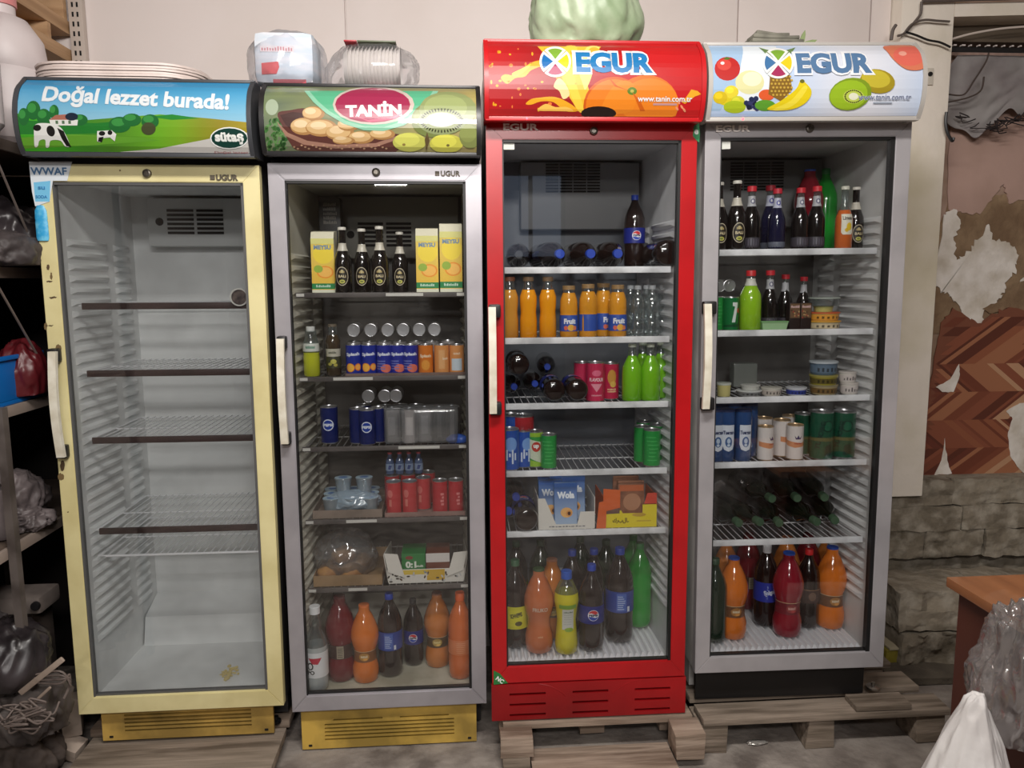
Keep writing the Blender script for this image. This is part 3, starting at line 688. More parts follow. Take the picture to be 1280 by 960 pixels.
ar.P([(122, 164), (140, 163), (146, 168), (144, 177), (138, 172), (128, 173), (126, 178), (122, 177)], (236, 238, 234)); ar.E(128, 167, 4, 3, (22, 22, 22)); ar.E(138, 166, 3, 3, (22, 22, 22)); ar.P([(124, 172), (130, 171), (128, 178), (123, 177)], (24, 24, 24))
ar.T('Doğal lezzet burada!', 171, 124, 234, (238, 246, 250), .035, 27, rot=-2)
ar.E(287, 173, 24, 14, (245, 248, 246)); ar.E(287, 173, 22.5, 12.5, (12, 60, 52)); ar.T('sütaş', 287, 173, 36, (240, 244, 240), .05, 15)
ar.T('Doğal lezzet', 290, 191, 42, (150, 60, 70), .0, 6)
link('printed_panel', ar.mesh(), printed(.3, .3), FD[1][2])
# --- 2: basket
ar = hart(2); x0, x1, z0, z1 = ar.box4; rnd = random.Random(2)
ar.rect(x0, z0, x1, z1, lambda x, z: (112+60*(x+.3)/.6+20*noise.noise(Vector((x*30, z*30, 0))), 128+30*(x+.3)/.6+20*noise.noise(Vector((x*30, z*30, 0))), 100))
for k in range(60): ar.layer = 3; ar.E(rnd.uniform(332, 356), rnd.uniform(150, 188), rnd.uniform(2, 5), rnd.uniform(1, 3), rnd.choice([(70, 120, 60), (100, 145, 84), (52, 98, 50)]), 6, rnd.uniform(0, 180))
ar.E(340, 134, 8, 10, (170, 185, 160)); ar.layer = 5
ar.S([(347, 142), (362, 138), (384, 136), (400, 150), (430, 165), (500, 168), (495, 190), (440, 191), (378, 190), (362, 178), (354, 160)], (96, 56, 50))
ar.P([(350, 144), (366, 140), (384, 142), (380, 158), (366, 164), (357, 156)], (70, 40, 36))
ar.P([(346, 152), (360, 166), (384, 176), (420, 181), (470, 179), (496, 170), (498, 174), (470, 184), (420, 186), (380, 181), (357, 170)], (168, 126, 108))
for k in range(26): ar.layer = 8; ar.E(368+k*4.6, 184+2.5*math.sin(k*2.1), 1.6, 1.2, (190, 150, 120), 6)
ar.layer = 9
for x, y, rx, ry in ((392, 142, 14, 9), (380, 158, 17, 11), (402, 160, 20, 11), (425, 166, 18, 10), (436, 156, 14, 8), (452, 172, 16, 8), (478, 168, 16, 7), (430, 176, 14, 5)):
    ar.E(x, y, rx, ry, (176, 132, 82)); ar.E(x-2, y-1, rx*.85, ry*.8, (216, 180, 126)); ar.E(x-4, y-3, rx*.5, ry*.45, (236, 208, 164))
ar.layer = 40
ar.P([(380, 113), (392, 128), (408, 142), (430, 155), (455, 163), (480, 164), (505, 157), (525, 144), (540, 128), (548, 113)], (142, 204, 172))
ar.P([(386, 113), (398, 127), (412, 139), (432, 151), (456, 158), (480, 159), (503, 152), (521, 140), (534, 127), (541, 113)], (92, 182, 140))
ar.E(467, 131, 51, 25, (206, 190, 180)); ar.E(466, 131, 47, 22.5, (164, 44, 82)); ar.T('TANİN', 467, 136, 70, (250, 244, 244), .05, 19, rot=2)
ar.P([(436, 142), (460, 150), (490, 147), (505, 140), (494, 149), (462, 153)], (206, 84, 120))
for x, y, rx, ry, c in ((540, 150, 26, 22, (120, 132, 72)), (560, 138, 36, 24, (146, 158, 104)), (512, 178, 21, 12, (196, 198, 96)), (558, 180, 21, 12, (202, 200, 84)), (588, 170, 14, 16, (130, 140, 80))): ar.E(x, y, rx, ry, c); ar.E(x-3, y-3, rx*.75, ry*.7, hl(c, 1.1))
ar.E(552, 152, 30, 17, (146, 158, 110)); ar.E(552, 150, 19, 9, (214, 216, 204))
for k in range(40): a = k/40*2*math.pi; ar.layer = 72; ar.E(552+25*math.cos(a), 151+13.5*math.sin(a), 2.2, .8, (34, 34, 24), 6, -math.degrees(a))
ar.layer = 74; ar.E(505, 181, 2, 1.5, (150, 130, 70)); ar.E(560, 182, 2, 1.5, (120, 110, 60)); ar.P([(533, 190), (531, 175), (534, 165), (537, 176)], (96, 80, 50))
link('printed_panel', ar.mesh(), printed(.25, .5), FD[2][2])
# --- 3: orange splash
ar = hart(3); x0, x1, z0, z1 = ar.box4; rnd = random.Random(4)
ar.rect(x0, z0, x1, z1, lambda x, z: (200-40*math.exp(-((x+.1)/.16)**2)+14*noise.noise(Vector((x*9, z*9, 0))), 28, 32))
Y = (240, 172, 40); Y2 = (248, 208, 70)
ar.P([(672, 57), (752, 57), (738, 76), (730, 92), (736, 112), (744, 139), (722, 139), (712, 122), (704, 104), (692, 84)], (244, 190, 54))
ar.S([(706, 58), (722, 58), (716, 80), (720, 104), (730, 138), (722, 138), (711, 112), (704, 84)], Y2); ar.S([(734, 58), (750, 58), (738, 74), (730, 88), (726, 80)], (250, 224, 110)); ar.S([(724, 90), (732, 86), (740, 92), (732, 112), (728, 104)], (250, 224, 120))
ar.S([(680, 60), (690, 70), (700, 90), (706, 112), (700, 106), (688, 84)], (226, 150, 40))
ar.S([(626, 98), (631, 93), (642, 94), (652, 88), (661, 80), (672, 76), (682, 76), (678, 82), (664, 88), (656, 96), (644, 98), (634, 105)], Y); ar.S([(640, 92), (652, 86), (664, 80), (654, 91), (644, 96)], Y2)
ar.S([(657, 130), (664, 124), (676, 122), (690, 121), (702, 124), (716, 132), (722, 139), (706, 139), (692, 128), (676, 127), (664, 131)], Y); ar.S([(672, 138), (682, 130), (694, 134), (708, 134), (716, 139), (690, 139)], (250, 196, 90))
ar.S([(692, 108), (698, 98), (706, 104), (712, 118), (704, 124), (699, 114)], (246, 214, 150))
for k in range(34): ar.layer = 7; ar.E(rnd.uniform(612, 720), rnd.uniform(60, 138), rnd.uniform(.8, 2.6), rnd.uniform(.8, 2.8), rnd.choice([Y, (240, 130, 60)]), 8)
ar.layer = 8; ar.E(743, 66, 8, 8, (250, 180, 50)); ar.E(768, 134, 39, 38, (206, 92, 20), 28); ar.E(768, 134, 36, 35, (232, 126, 28), 28); ar.E(808, 130, 40, 36, (224, 112, 26), 28); ar.E(812, 130, 36, 32, (236, 132, 34), 28)
ar.S([(770, 104), (792, 106), (790, 139), (752, 139)], (238, 138, 36)); ar.E(748, 142, 22, 9, (34, 20, 16)); ar.E(790, 114, 6, 5, (96, 130, 40)); ar.E(790, 114, 2.4, 2, (190, 180, 90)); ar.P([(790, 115), (800, 126), (806, 139), (800, 139)], (206, 96, 20)); ar.P([(788, 114), (772, 108), (760, 96), (768, 108)], (206, 96, 20))
ar.P([(858, 121), (864, 112), (872, 114), (876, 118), (868, 121), (856, 130), (852, 128)], Y)
for x, y in ((846, 136), (852, 134), (848, 128), (855, 138)): ar.E(x, y, 1.5, 3, (240, 150, 110), 8, 30)
logo(ar, 694, 77, 17); ar.T('EGUR', 768, 78, 96, (28, 122, 184), .05, 26, (250, 250, 250), .13)
ar.T('www.tanin.com.tr', 831, 124, 68, (246, 236, 232), .02, 7, (110, 40, 40), .04); ar.rect(*ar.p(816, 132), *ar.p(846, 129.5), (196, 150, 150))
link('printed_panel', ar.mesh(), printed(.3, .3), FD[3][2])
# --- 4: mixed fruit
ar = hart(4); x0, x1, z0, z1 = ar.box4; rnd = random.Random(6)
ar.rect(x0, z0, x1, z1, lambda x, z: (206+26*math.sin(x*10+.5), 220+14*math.sin(x*10+.5), 242))
ar.P([(885, 56), (930, 56), (928, 90), (900, 139), (885, 139)], (166, 196, 226)); ar.P([(912, 139), (926, 80), (930, 56), (972, 56), (968, 90), (950, 139)], (232, 240, 246))
ar.E(909, 86, 16, 15, (190, 46, 44)); ar.E(905, 81, 9, 7, (214, 76, 66)); ar.E(903, 79, 2.5, 2, (250, 230, 225)); ar.P([(904, 74), (908, 71), (914, 73), (909, 75)], (84, 120, 50))
ar.E(937, 103, 18, 15, (228, 226, 170)); ar.E(940, 99, 12, 9, (240, 240, 206))
for x, y, c in ((906, 124, (226, 206, 40)), (914, 115, (232, 214, 60)), (922, 128, (206, 206, 60)), (900, 122, (216, 190, 36))): ar.E(x, y, 9, 8, c); ar.E(x-2, y-2, 5, 4, hl(c, 1.1))
ar.E(918, 134, 14, 8, (176, 196, 40)); ar.E(936, 118, 0.1, 0.1, (0, 0, 0))
for k in range(14): ar.E(940+rnd.uniform(-9, 9), 130+rnd.uniform(-7, 7), 3.4, 3.4, rnd.choice([(40, 48, 84), (56, 60, 104), (30, 36, 60)]), 8)
ar.E(958, 119, 10, 7, (226, 96, 50)); ar.E(956, 132, 13, 7, (96, 160, 50))
ar.P([(950, 58), (972, 66), (996, 58), (984, 72), (960, 72)], (110, 140, 84)); ar.P([(962, 92), (986, 92), (990, 112), (976, 127), (960, 118)], (140, 104, 40))
for a in range(6):
    for b in range(6): ar.layer = 70; ar.E(964+a*4.6+(b % 2)*2, 96+b*4.6, 1.5, 1.5, (206, 170, 70), 6)
ar.layer = 72
ar.S([(958, 137), (976, 126), (994, 112), (1000, 100), (1004, 102), (1013, 112), (1012, 122), (1002, 132), (984, 138)], (236, 212, 30)); ar.S([(966, 137), (988, 126), (1004, 108), (1008, 112), (994, 130), (976, 138)], (246, 228, 70)); ar.E(1002, 102, 3, 2.4, (110, 110, 40))
ar.E(1096, 102, 22, 15, (170, 150, 40), rot=-10); ar.E(1094, 99, 18, 11, (206, 190, 60), rot=-10)
ar.E(1062, 118, 27, 20, (132, 160, 40), rot=15); ar.E(1060, 119, 24, 18, (160, 196, 44), rot=15); ar.E(1066, 121, 13, 9, (196, 214, 90)); ar.E(1066, 121, 6, 4.5, (240, 242, 214))
for k in range(26): a = k/26*2*math.pi; ar.layer = 84; ar.E(1066+10.5*math.cos(a), 121+7.6*math.sin(a), 1.2, .8, (30, 34, 20), 6)
ar.layer = 86; ar.S([(1108, 56), (1150, 56), (1158, 66), (1157, 82), (1148, 88), (1132, 87), (1118, 77), (1110, 66)], (226, 128, 96)); ar.E(1136, 70, 20, 13, (232, 112, 96)); ar.E(1128, 67, 5, 3, (244, 170, 150))
logo(ar, 972, 79, 17, (70, 120, 170)); ar.T('EGUR', 1042, 79, 94, (92, 128, 168), .05, 26, (250, 252, 254), .12)
ar.T('www.tanin.com.tr', 1105, 122, 66, (120, 130, 160), .02, 7, (240, 244, 250), .04); ar.rect(*ar.p(1090, 130), *ar.p(1114, 128), (170, 180, 196))
link('printed_panel', ar.mesh(), printed(.3, .3, .06), FD[4][2])
# ---------------------------------------------------------------- stickers and indicator lamps
def decal(i, name, parent, y=-.0006, m=None):
    ar = Art(lambda x, z, o: (x, y-o, z)); q = lambda px, py: (lambda v: (v.x, v.z))(floc(i, px, py, y=y)); ar.P = lambda pts, c: ar.poly([q(*a) for a in pts], c); ar.q = q; return ar
ar = decal(1, 'sticker', 0, -.002)
ar.P([(36, 202), (90, 202), (84, 226), (66, 226), (62, 252), (44, 258), (40, 240)], (214, 222, 228)); ar.P([(42, 228), (63, 226), (62, 252), (44, 252)], (116, 190, 226))
ar.text('WWAF', *ar.q(61, 214), .094, (70, 110, 150), .02, .02); ar.text('SODA', *ar.q(52, 246), .03, (60, 130, 180), .02, .008); ar.text('su', *ar.q(52, 235), .018, (60, 130, 180), .02, .008)
ss = decal(1, 's', 0, -.0003)
for k, (px, py, rx, ry) in enumerate(((60, 334, 2.2, 4), (64, 345, 1.6, 5), (62, 352, 4, 1.2), (57, 408, 2.2, 5), (62, 407, 5, .8), (76, 596, 4, 5), (78, 582, 3, 7), (73, 436, 4, 6), (85, 640, 1, 1), (150, 213, 1.2, 1.2), (66, 372, 5, 1.2))):
    ss.layer = 1; ss.P(jag([(px+rx*math.cos(R(a)), py+ry*math.sin(R(a))) for a in range(0, 360, 45)], .8, 2, k), (112, 92, 58) if k % 2 else (84, 66, 44))
link('rust_stain', ss.mesh(), printed(.8), FD[1][1])
o = link('corner_sticker', ar.mesh(), printed(.4), FD[1][1]); md = o.modifiers.new('s', 'SOLIDIFY'); md.thickness = -.0012
bm = bmesh.new(); a = floc(1, 50, 256, y=-.004); b = floc(1, 50, 301, y=-.004)
lathe(bm, [(0, b.z), (.014, b.z), (.0165, b.z+.008), (.0165, b.z+.05), (.0155, b.z+.055), (.0165, b.z+.06), (.0155, a.z-.016), (.009, a.z-.002), (0, a.z)], 14, m=T(a.x, -.003, 0)@Matrix.Diagonal((1, .3, 1, 1)))
link('bottle_shaped_tag', bm, mat('tag_blue', (50, 160, 214), .4, noisec=(110, 196, 230), nscale=60), FD[1][1])
ar = decal(3, 's', 0); ar.P([(867, 160), (870, 152), (874, 152), (875, 168), (874, 178), (870, 175), (866, 170)], (44, 140, 84)); ar.text('e', *ar.q(870.5, 165), .012, (235, 240, 235), .04); link('green_sticker', ar.mesh(), printed(.4), FD[3][1])
ar = decal(3, 's', 0); ar.P([(617, 838), (625, 842), (635, 854), (617, 856)], (44, 120, 60)); ar.text('NC', *ar.q(625, 850), .026, (235, 240, 235), .04, rot=-38); link('green_sticker', ar.mesh(), printed(.4), FD[3][1])
for i, pts in ((3, [(626, 174), (643, 174), (643, 187), (626, 187)]), (4, [(896, 174), (913, 173), (913, 186), (896, 187)])):
    ar = Art(lambda x, z, o: (x, .0115-o, z)); ar.poly([(lambda v: (v.x, v.z))(floc(i, *a, y=.0115)) for a in pts], (206, 208, 200)); link('paper_label', ar.mesh(), printed(.6), FD[i][1])
for i, px, py in ((3, 658, 151), (4, 926, 149)):
    bm = bmesh.new(); v = floc(i, px, py, y=-.05); lathe(bm, [(0, .004), (.003, .003), (.004, 0)], 10, m=T(v.x, -.064, FR[i]['hd'][2]-.002)@RX(90)); link('indicator_lamp', bm, mat('led_red', (255, 60, 70), .4, emit=6), FD[i][2])
# ================================================================ goods: kinds share mesh data, every instance is its own object
KD = {}
def liq(name, c, rough=.12, c2=None): return mat('liq_'+name, c, rough, coat=.6, noisec=c2 or tuple(v*.85 for v in c), nscale=9, mixlo=.45, mixhi=.75)
m_clr = clear('clear_plastic', (225, 232, 232), .10, .08, milky=.05); m_clr2 = clear('clear_film', (236, 238, 240), .14, .14, milky=.09)
m_sil = mat('can_silver', (200, 200, 202), .28, .9)
def kind(k, name, cat, parts): KD[k] = (name, cat, parts)
def scaled(p, r=1, h=1): return [(a*r, b*h) for a, b in p]
def bottle(k, prof, lm, fill=None, cap=None, label=None, extra=None, upper=None, name='drink_bottle', segs=20, cat='bottle'):
    bm = bmesh.new(); prof = [(0, prof[0][1])]+prof[1:] if prof[0][0] else prof
    lathe(bm, prof+[(0, prof[-1][1])], segs, (lambda z: 1 if fill and z > fill else 0))
    me = finish(bm, 'bottle_body', 50); me.materials.append(lm); me.materials.append(upper or m_clr)
    parts = [('bottle_body', me)]
    if cap:
        r, z0, z1, c = cap; bm = bmesh.new(); N = 20
        lathe(bm, [(0, z0), (r, z0), (r, z1-.0015), (r*.92, z1), (0, z1)], N); me = finish(bm, 'cap', 40); me.materials.append(mat('cap_%d_%d_%d' % c, c, .45)); parts.append(('cap', me))
    rf = profr(prof)
    for li, (z0, z1, bg, fn) in enumerate(label or []):
        ar = Art(cylfn(lambda z: rf(z)+.0009), cutx=.006, cutz=.02, step=.00006); w = math.pi*max(rf(z0), rf(z1), rf((z0+z1)/2))
        if bg is not None: ar.rect(-w*.999, z0, w*.999, z1, bg)
        if fn: fn(ar, (z0+z1)/2, z1-z0)
        me = ar.mesh('label'); me.materials.append(printed(.4)); parts.append(('label', me))
    for nm, me in (extra or []): parts.append((nm, me))
    kind(k, name, cat, parts)
P_PET = [(0, 0), (.026, 0), (.034, .006), (.037, .022), (.037, .06), (.0362, .075), (.037, .09), (.037, .18), (.0355, .2), (.028, .226), (.019, .25), (.0135, .264), (.0125, .285)]
P_BULB = [(0, 0), (.032, 0), (.038, .006), (.041, .03), (.040, .055), (.034, .08), (.0325, .095), (.0335, .115), (.040, .135), (.044, .16), (.042, .185), (.033, .215), (.023, .24), (.017, .252), (.0165, .268)]
P_PET = [(r*(1.13 if z < .24 else 1.03), z) for r, z in P_PET]; P_BULB = [(r*1.12, z) for r, z in P_BULB]
P_BEER = [(0, 0), (.027, 0), (.0295, .004), (.0298, .10), (.028, .115), (.02, .138), (.0135, .152), (.012, .17), (.0115, .21), (.0135, .212), (.0135, .216)]
P_JUICE = [(0, 0), (.026, 0), (.029, .004), (.0285, .06), (.026, .085), (.0285, .115), (.0285, .135), (.021, .158), (.0165, .166), (.0165, .195)]
P_JUG = [(0, 0), (.027, 0), (.0305, .006), (.0305, .075), (.029, .082), (.0305, .09), (.029, .125), (.024, .142), (.021, .15), (.021, .172)]
P_LIME = [(0, 0), (.024, 0), (.0275, .005), (.0275, .09), (.026, .115), (.018, .14), (.0125, .152), (.012, .185)]
P_CAN = [(0, 0), (.024, .001), (.0265, .004), (.0325, .012), (.0328, .102), (.0265, .113), (.0262, .116), (.0245, .1165), (.0238, .1135), (0, .1125)]
P_LIME = [(r*(1.22 if z < .12 else 1.08), z) for r, z in P_LIME]
DK = (34, 22, 20)
def lab_bali(ar, z, h):
    ar.ell(0, z, .0215, .032, (196, 186, 160), 28); ar.ell(0, z, .0195, .0295, (52, 44, 38), 28); ar.ell(0, z, .0165, .0265, (44, 38, 30), 24); ar.rect(-.0155, z-.007, .0155, z+.006, (36, 30, 26))
    ar.text('BALI', 0, z, .026, (216, 200, 160), .03, .009); ar.ell(0, z+.016, .0055, .006, (190, 176, 130), 10); ar.ell(-.006, z+.014, .003, .004, (170, 150, 100), 8); ar.ell(.006, z+.014, .003, .004, (170, 150, 100), 8)
    ar.ell(0, z-.018, .010, .0065, (198, 194, 96), 14); ar.ell(0, z-.018, .006, .003, (120, 130, 50), 10)
bottle('bali', P_BEER, liq('black', (24, 20, 20)), None, (.0142, .212, .222, (205, 200, 190)), [(.018, .095, None, lab_bali), (.142, .168, (196, 190, 176), None)])
def lab_pepsi(ar, z, h):
    ar.ell(0, z, .0185, .0185, (236, 238, 242), 26); ar.poly([(-.0165, z+.006)]+[(.0170*math.cos(R(a)), z+.0170*math.sin(R(a))) for a in range(160, 20, -14)]+[(.0165, z+.007), (.006, z+.003), (-.006, z+.008)], (204, 32, 44))
    ar.poly([(-.0165, z-.005)]+[(.0170*math.cos(R(a)), z-.0170*math.sin(R(a))) for a in range(160, 20, -14)]+[(.0165, z-.006), (.006, z-.008), (-.006, z-.004)], (30, 70, 180)); ar.text('PEPSI', 0, z, .029, (16, 20, 60), .06, .0075)
bottle('pepsi', P_PET, liq('cola', DK), None, (.0145, .27, .29, (34, 66, 170)), [(.10, .16, (26, 38, 126), lab_pepsi)])
bottle('pepsi_dark', P_PET, liq('cola', DK), None, (.0145, .27, .29, (26, 26, 34)), [(.10, .16, (26, 38, 126), lab_pepsi)])
def lab_txt(ar, z, h): 
    ar.rect(-.017, z-h*.42, .013, z+h*.42, (74, 104, 184))
    for k in range(7): ar.rect(-.014, z-h*.34+k*h*.1, .006+.004*math.sin(k*5), z-h*.30+k*h*.1, (176, 194, 228))
    ar.rect(.016, z-h*.45, .024, z-h*.2, (220, 226, 236))
bottle('cola_back', P_PET, liq('cola', DK), None, (.0145, .27, .29, (34, 66, 170)), [(.10, .165, (40, 66, 150), lab_txt)])
bottle('cola_plain', P_PET, liq('cola', DK), None, (.0145, .27, .29, (34, 66, 170)))
bottle('cola_redcap', P_PET, liq('cola', DK), None, (.0145, .27, .29, (204, 36, 40)), [(.10, .15, (62, 40, 36), lambda ar, z, h: (ar.ell(0, z, .014, .016, (110, 84, 70)), ar.rect(-.1, z+h*.46, .1, z+h*.5, (160, 120, 90))))])
bottle('cola_greencap', P_PET, liq('cola', DK), None, (.0145, .27, .29, (50, 96, 66)), [(.07, .145, (206, 202, 44), lambda ar, z, h: (ar.rect(-.024, z-h*.36, .024, z+h*.36, (214, 210, 50)), ar.text('SCHWEPPES', 0, z+h*.12, .040, (40, 40, 30), .05, .015, rot=12), ar.ell(.008, z-h*.25, .012, .008, (90, 84, 40))))])
bottle('green_pet', P_PET, liq('green', (26, 150, 46)), None, (.0145, .27, .29, (40, 120, 60)))
bottle('darkgreen_pet', P_PET, liq('dgreen', (20, 44, 28)), None, (.0145, .27, .29, (44, 76, 52)))
def lab_blob(c, ctxt, s): 
    def f(ar, z, h):
        ar.rect(-.2, z+h*.45, .2, z+h*.5, (220, 190, 150)); ar.ell(0, z, .018, h*.36, c); ar.scrib(0, z, .024, h*.3, ctxt, 3); ar.ell(.004, z-h*.22, .008, h*.1, hl(c, 1.25))
    return f
bottle('orange_bulb', P_BULB, liq('orange', (226, 122, 42)), None, (.0185, .252, .274, (46, 84, 178)), [(.078, .118, (112, 72, 44), lab_blob((176, 124, 66), (236, 220, 190), 'Orange'))])
bottle('orange_bulb2', P_BULB, liq('orange', (226, 122, 42)), None, (.0185, .252, .274, (222, 120, 60)), [(.078, .118, (136, 88, 50), lab_blob((190, 140, 70), (236, 220, 190), 'Orange'))])
bottle('orange_bulb3', P_BULB, liq('amber', (206, 124, 56)), None, (.0185, .252, .274, (150, 90, 60)), [(.078, .118, (96, 74, 50), lab_blob((190, 160, 90), (236, 220, 160), 'Mango'))])
bottle('red_bulb', P_BULB, liq('red', (146, 30, 46)), None, (.0185, .252, .274, (46, 84, 178)), [(.078, .118, (120, 34, 44), lab_blob((150, 60, 60), (226, 180, 170), 'Nar'))])
bottle('wine_bulb', P_BULB, liq('wine', (112, 24, 34)), None, (.0185, .252, .274, (90, 30, 36)), [(.078, .125, (64, 40, 36), lambda ar, z, h: (ar.rect(-.008, z-h*.45, .014, z+h*.45, (160, 150, 130)), [ar.rect(-.005, z-h*.36+k*h*.12, .011, z-h*.31+k*h*.12, (90, 80, 70)) for k in range(6)]))])
bottle('orange_straight', scaled(P_PET, .95), liq('orange2', (222, 112, 50)), None, (.0155, .266, .292, (226, 100, 44)), [(.09, .14, (224, 128, 76), lambda ar, z, h: [ar.rect(-.014, z-h*.35+k*h*.13, .016, z-h*.31+k*h*.13, (236, 170, 130)) for k in range(6)])])
bottle('fruko', P_BULB, liq('brownorange', (202, 112, 66)), None, (.0185, .252, .274, (52, 80, 44)), [(.135, .17, None, lambda ar, z, h: ar.text('FRUKO', 0, z, .05, (226, 196, 176), .04, .014)), (.05, .07, None, lambda ar, z, h: ar.scrib(0, z, .016, .008, (220, 170, 130), 15))])
bottle('yellow_waist', [(0, 0), (.03, 0), (.036, .006), (.037, .03), (.033, .08), (.031, .11), (.036, .15), (.040, .175), (.037, .2), (.026, .225), (.016, .243), (.015, .262)], liq('lemon', (214, 204, 32)), .212, (.0175, .244, .268, (40, 90, 190)), [(.085, .168, None, lambda ar, z, h: (ar.rect(-.018, z-h*.5, .02, z+h*.32, (206, 208, 200)), ar.rect(-.03, z+h*.34, .03, z+h*.5, (130, 168, 60)), ar.scrib(.001, z+h*.2, .028, .007, (90, 110, 80), 4), [ar.rect(-.012, z-h*.3+k*.008, .012, z-h*.28+k*.008, (170, 176, 168)) for k in range(5)], ar.ell(.004, z-h*.5, .014, .007, (150, 180, 60))))])
bottle('clear_polo', [(0, 0), (.026, 0), (.033, .006), (.0345, .03), (.0345, .145), (.030, .165), (.020, .19), (.0165, .2), (.020, .21), (.0165, .222), (.012, .25), (.012, .262)], liq('water', (176, 182, 182), c2=(140, 148, 150)), .13, (.0165, .245, .268, (236, 238, 240)), [(.05, .13, (228, 230, 232), lambda ar, z, h: (ar.poly([(-.02, z+.024), (.022, z+.024), (.010, z+.004), (-.008, z+.006)], (196, 44, 70)), ar.ring(-.014, z-.002, .010, .012, .004, (30, 30, 34), (228, 230, 232)), ar.text('PO', -.012, z-.022, .022, (30, 30, 34), .04)))])
bottle('juice_amber', P_JUICE, liq('peach', (214, 150, 60), c2=(196, 128, 44)), .158, (.0178, .186, .2, (150, 96, 70)))
bottle('juice_orange', P_JUICE, liq('orangejuice', (240, 158, 30), c2=(222, 138, 20)), .155, (.0178, .186, .2, (158, 130, 100)))
def lab_fruit(ar, z, h):
    ar.text('Fruit', 0, z+h*.12, .042, (232, 236, 246), .06, h*.34); ar.ell(.004, z-h*.28, .012, h*.2, (236, 180, 70)); ar.ell(-.014, z-h*.3, .007, h*.14, (220, 110, 90)); ar.ell(.018, z-h*.3, .007, h*.14, (226, 130, 90))
bottle('jug', P_JUG, liq('juice3', (222, 152, 44)), .15, (.0215, .16, .174, (150, 120, 80)), [(.022, .076, (50, 84, 172), lab_fruit)])
bottle('lime', P_LIME, liq('lime', (122, 192, 34), c2=(96, 168, 22)), .148, (.0135, .18, .19, (200, 206, 190)))
bottle('lime_red', scaled(P_LIME, 1.05, 1.02), liq('lime2', (150, 200, 40)), .150, (.0155, .176, .194, (204, 44, 50)), [(.145, .168, (210, 210, 200), None)])
bottle('soda_red', P_BEER, liq('black', (24, 20, 20)), .15, (.016, .2, .218, (196, 40, 52)), [(.15, .185, (176, 176, 180), lambda ar, z, h: (ar.ell(0, z, .008, .009, (90, 90, 120)), ar.ell(0, z, .004, .005, (216, 216, 220)))), (.01, .045, (66, 62, 70), lambda ar, z, h: [ar.rect(-.02+k*.009, z-.01, -.016+k*.009, z+.012, (96, 92, 104)) for k in range(5)])])
bottle('soda_blue', P_BEER, liq('navy', (26, 26, 54)), .15, (.016, .2, .218, (190, 44, 60)), [(.15, .185, (186, 188, 206), lambda ar, z, h: (ar.ell(0, z, .008, .009, (60, 60, 150)), ar.ell(0, z, .004, .005, (216, 216, 220)))), (.01, .03, (100, 104, 118), None)])
bottle('limon_orange', P_BEER, liq('orangeale', (206, 104, 48)), .135, (.0142, .21, .222, (206, 206, 190)), [(.05, .125, None, lambda ar, z, h: (ar.poly([(-.022, z-.028), (-.016, z-.036), (.016, z-.036), (.022, z-.028), (.022, z+.036), (-.022, z+.036)], (226, 222, 204)), ar.text('Limon', 0, z+.022, .034, (40, 36, 30), .04, .014), ar.ell(.006, z-.008, .010, .014, (232, 196, 50)), ar.ell(-.003, z-.02, .007, .007, (220, 180, 40))))])
def lab_turk(ar, z, h):
    ar.poly([(-.021, z+h*.5), (-.021, z-h*.25), (-.015, z-h*.43), (0, z-h*.5), (.015, z-h*.43), (.021, z-h*.25), (.021, z+h*.5)], (216, 222, 232)); ar.rect(-.021, z+h*.12, .021, z+h*.3, (206, 212, 226)); ar.text('Tuerzan', 0, z+h*.22, .038, (28, 44, 90), .05, h*.14)
    ar.ell(0, z-h*.14, .012, h*.2, (60, 96, 150)); ar.ell(0, z-h*.1, .006, h*.1, (190, 206, 226)); ar.ell(0, z-h*.26, .005, h*.05, (200, 214, 230))
bottle('blue_beer', [(0, 0), (.026, 0), (.0285, .004), (.029, .135), (.028, .165), (.027, .17)], liq('beerblue', (44, 74, 124)), None, (.0275, .168, .176, (30, 40, 76)), [(.035, .125, None, lab_turk)])
bottle('yellow_soda', P_JUG, liq('yellowlime', (190, 196, 50)), .09, (.0165, .168, .188, (216, 218, 214)), [(.095, .125, (214, 218, 210), lambda ar, z, h: ar.scrib(0, z, .034, .014, (40, 130, 100), 6))])
bottle('brown_juice', P_JUICE, liq('brownjuice', (70, 58, 44)), .15, (.0178, .19, .2, (110, 100, 86)), [(.075, .105, (196, 192, 176), lambda ar, z, h: ar.scrib(0, z, .032, .012, (60, 70, 50), 7)), (.03, .074, (66, 66, 46), lambda ar, z, h: (ar.ell(.004, z+.004, .012, .009, (196, 190, 90)), ar.ell(-.01, z-.006, .008, .006, (170, 164, 80)), ar.ell(.012, z-.01, .008, .006, (180, 170, 80))))])
bottle('dark_wine', [(0, 0), (.032, 0), (.036, .005), (.036, .17), (.033, .19), (.018, .215), (.0145, .23), (.014, .29)], liq('bottlegreen', (18, 26, 16)), None, (.0148, .262, .294, (70, 96, 72)))
bottle('glass_small', [(0, 0), (.02, 0), (.022, .003), (.022, .06), (.02, .075), (.011, .09), (.010, .11)], liq('blueglass', (90, 110, 150)), None, (.012, .105, .115, (170, 60, 70)), [(.02, .055, (150, 170, 200), lambda ar, z, h: ar.poly([(-.01, z-.01), (.004, z-.012), (.012, z+.01), (-.004, z+.012)], (60, 80, 140)))])
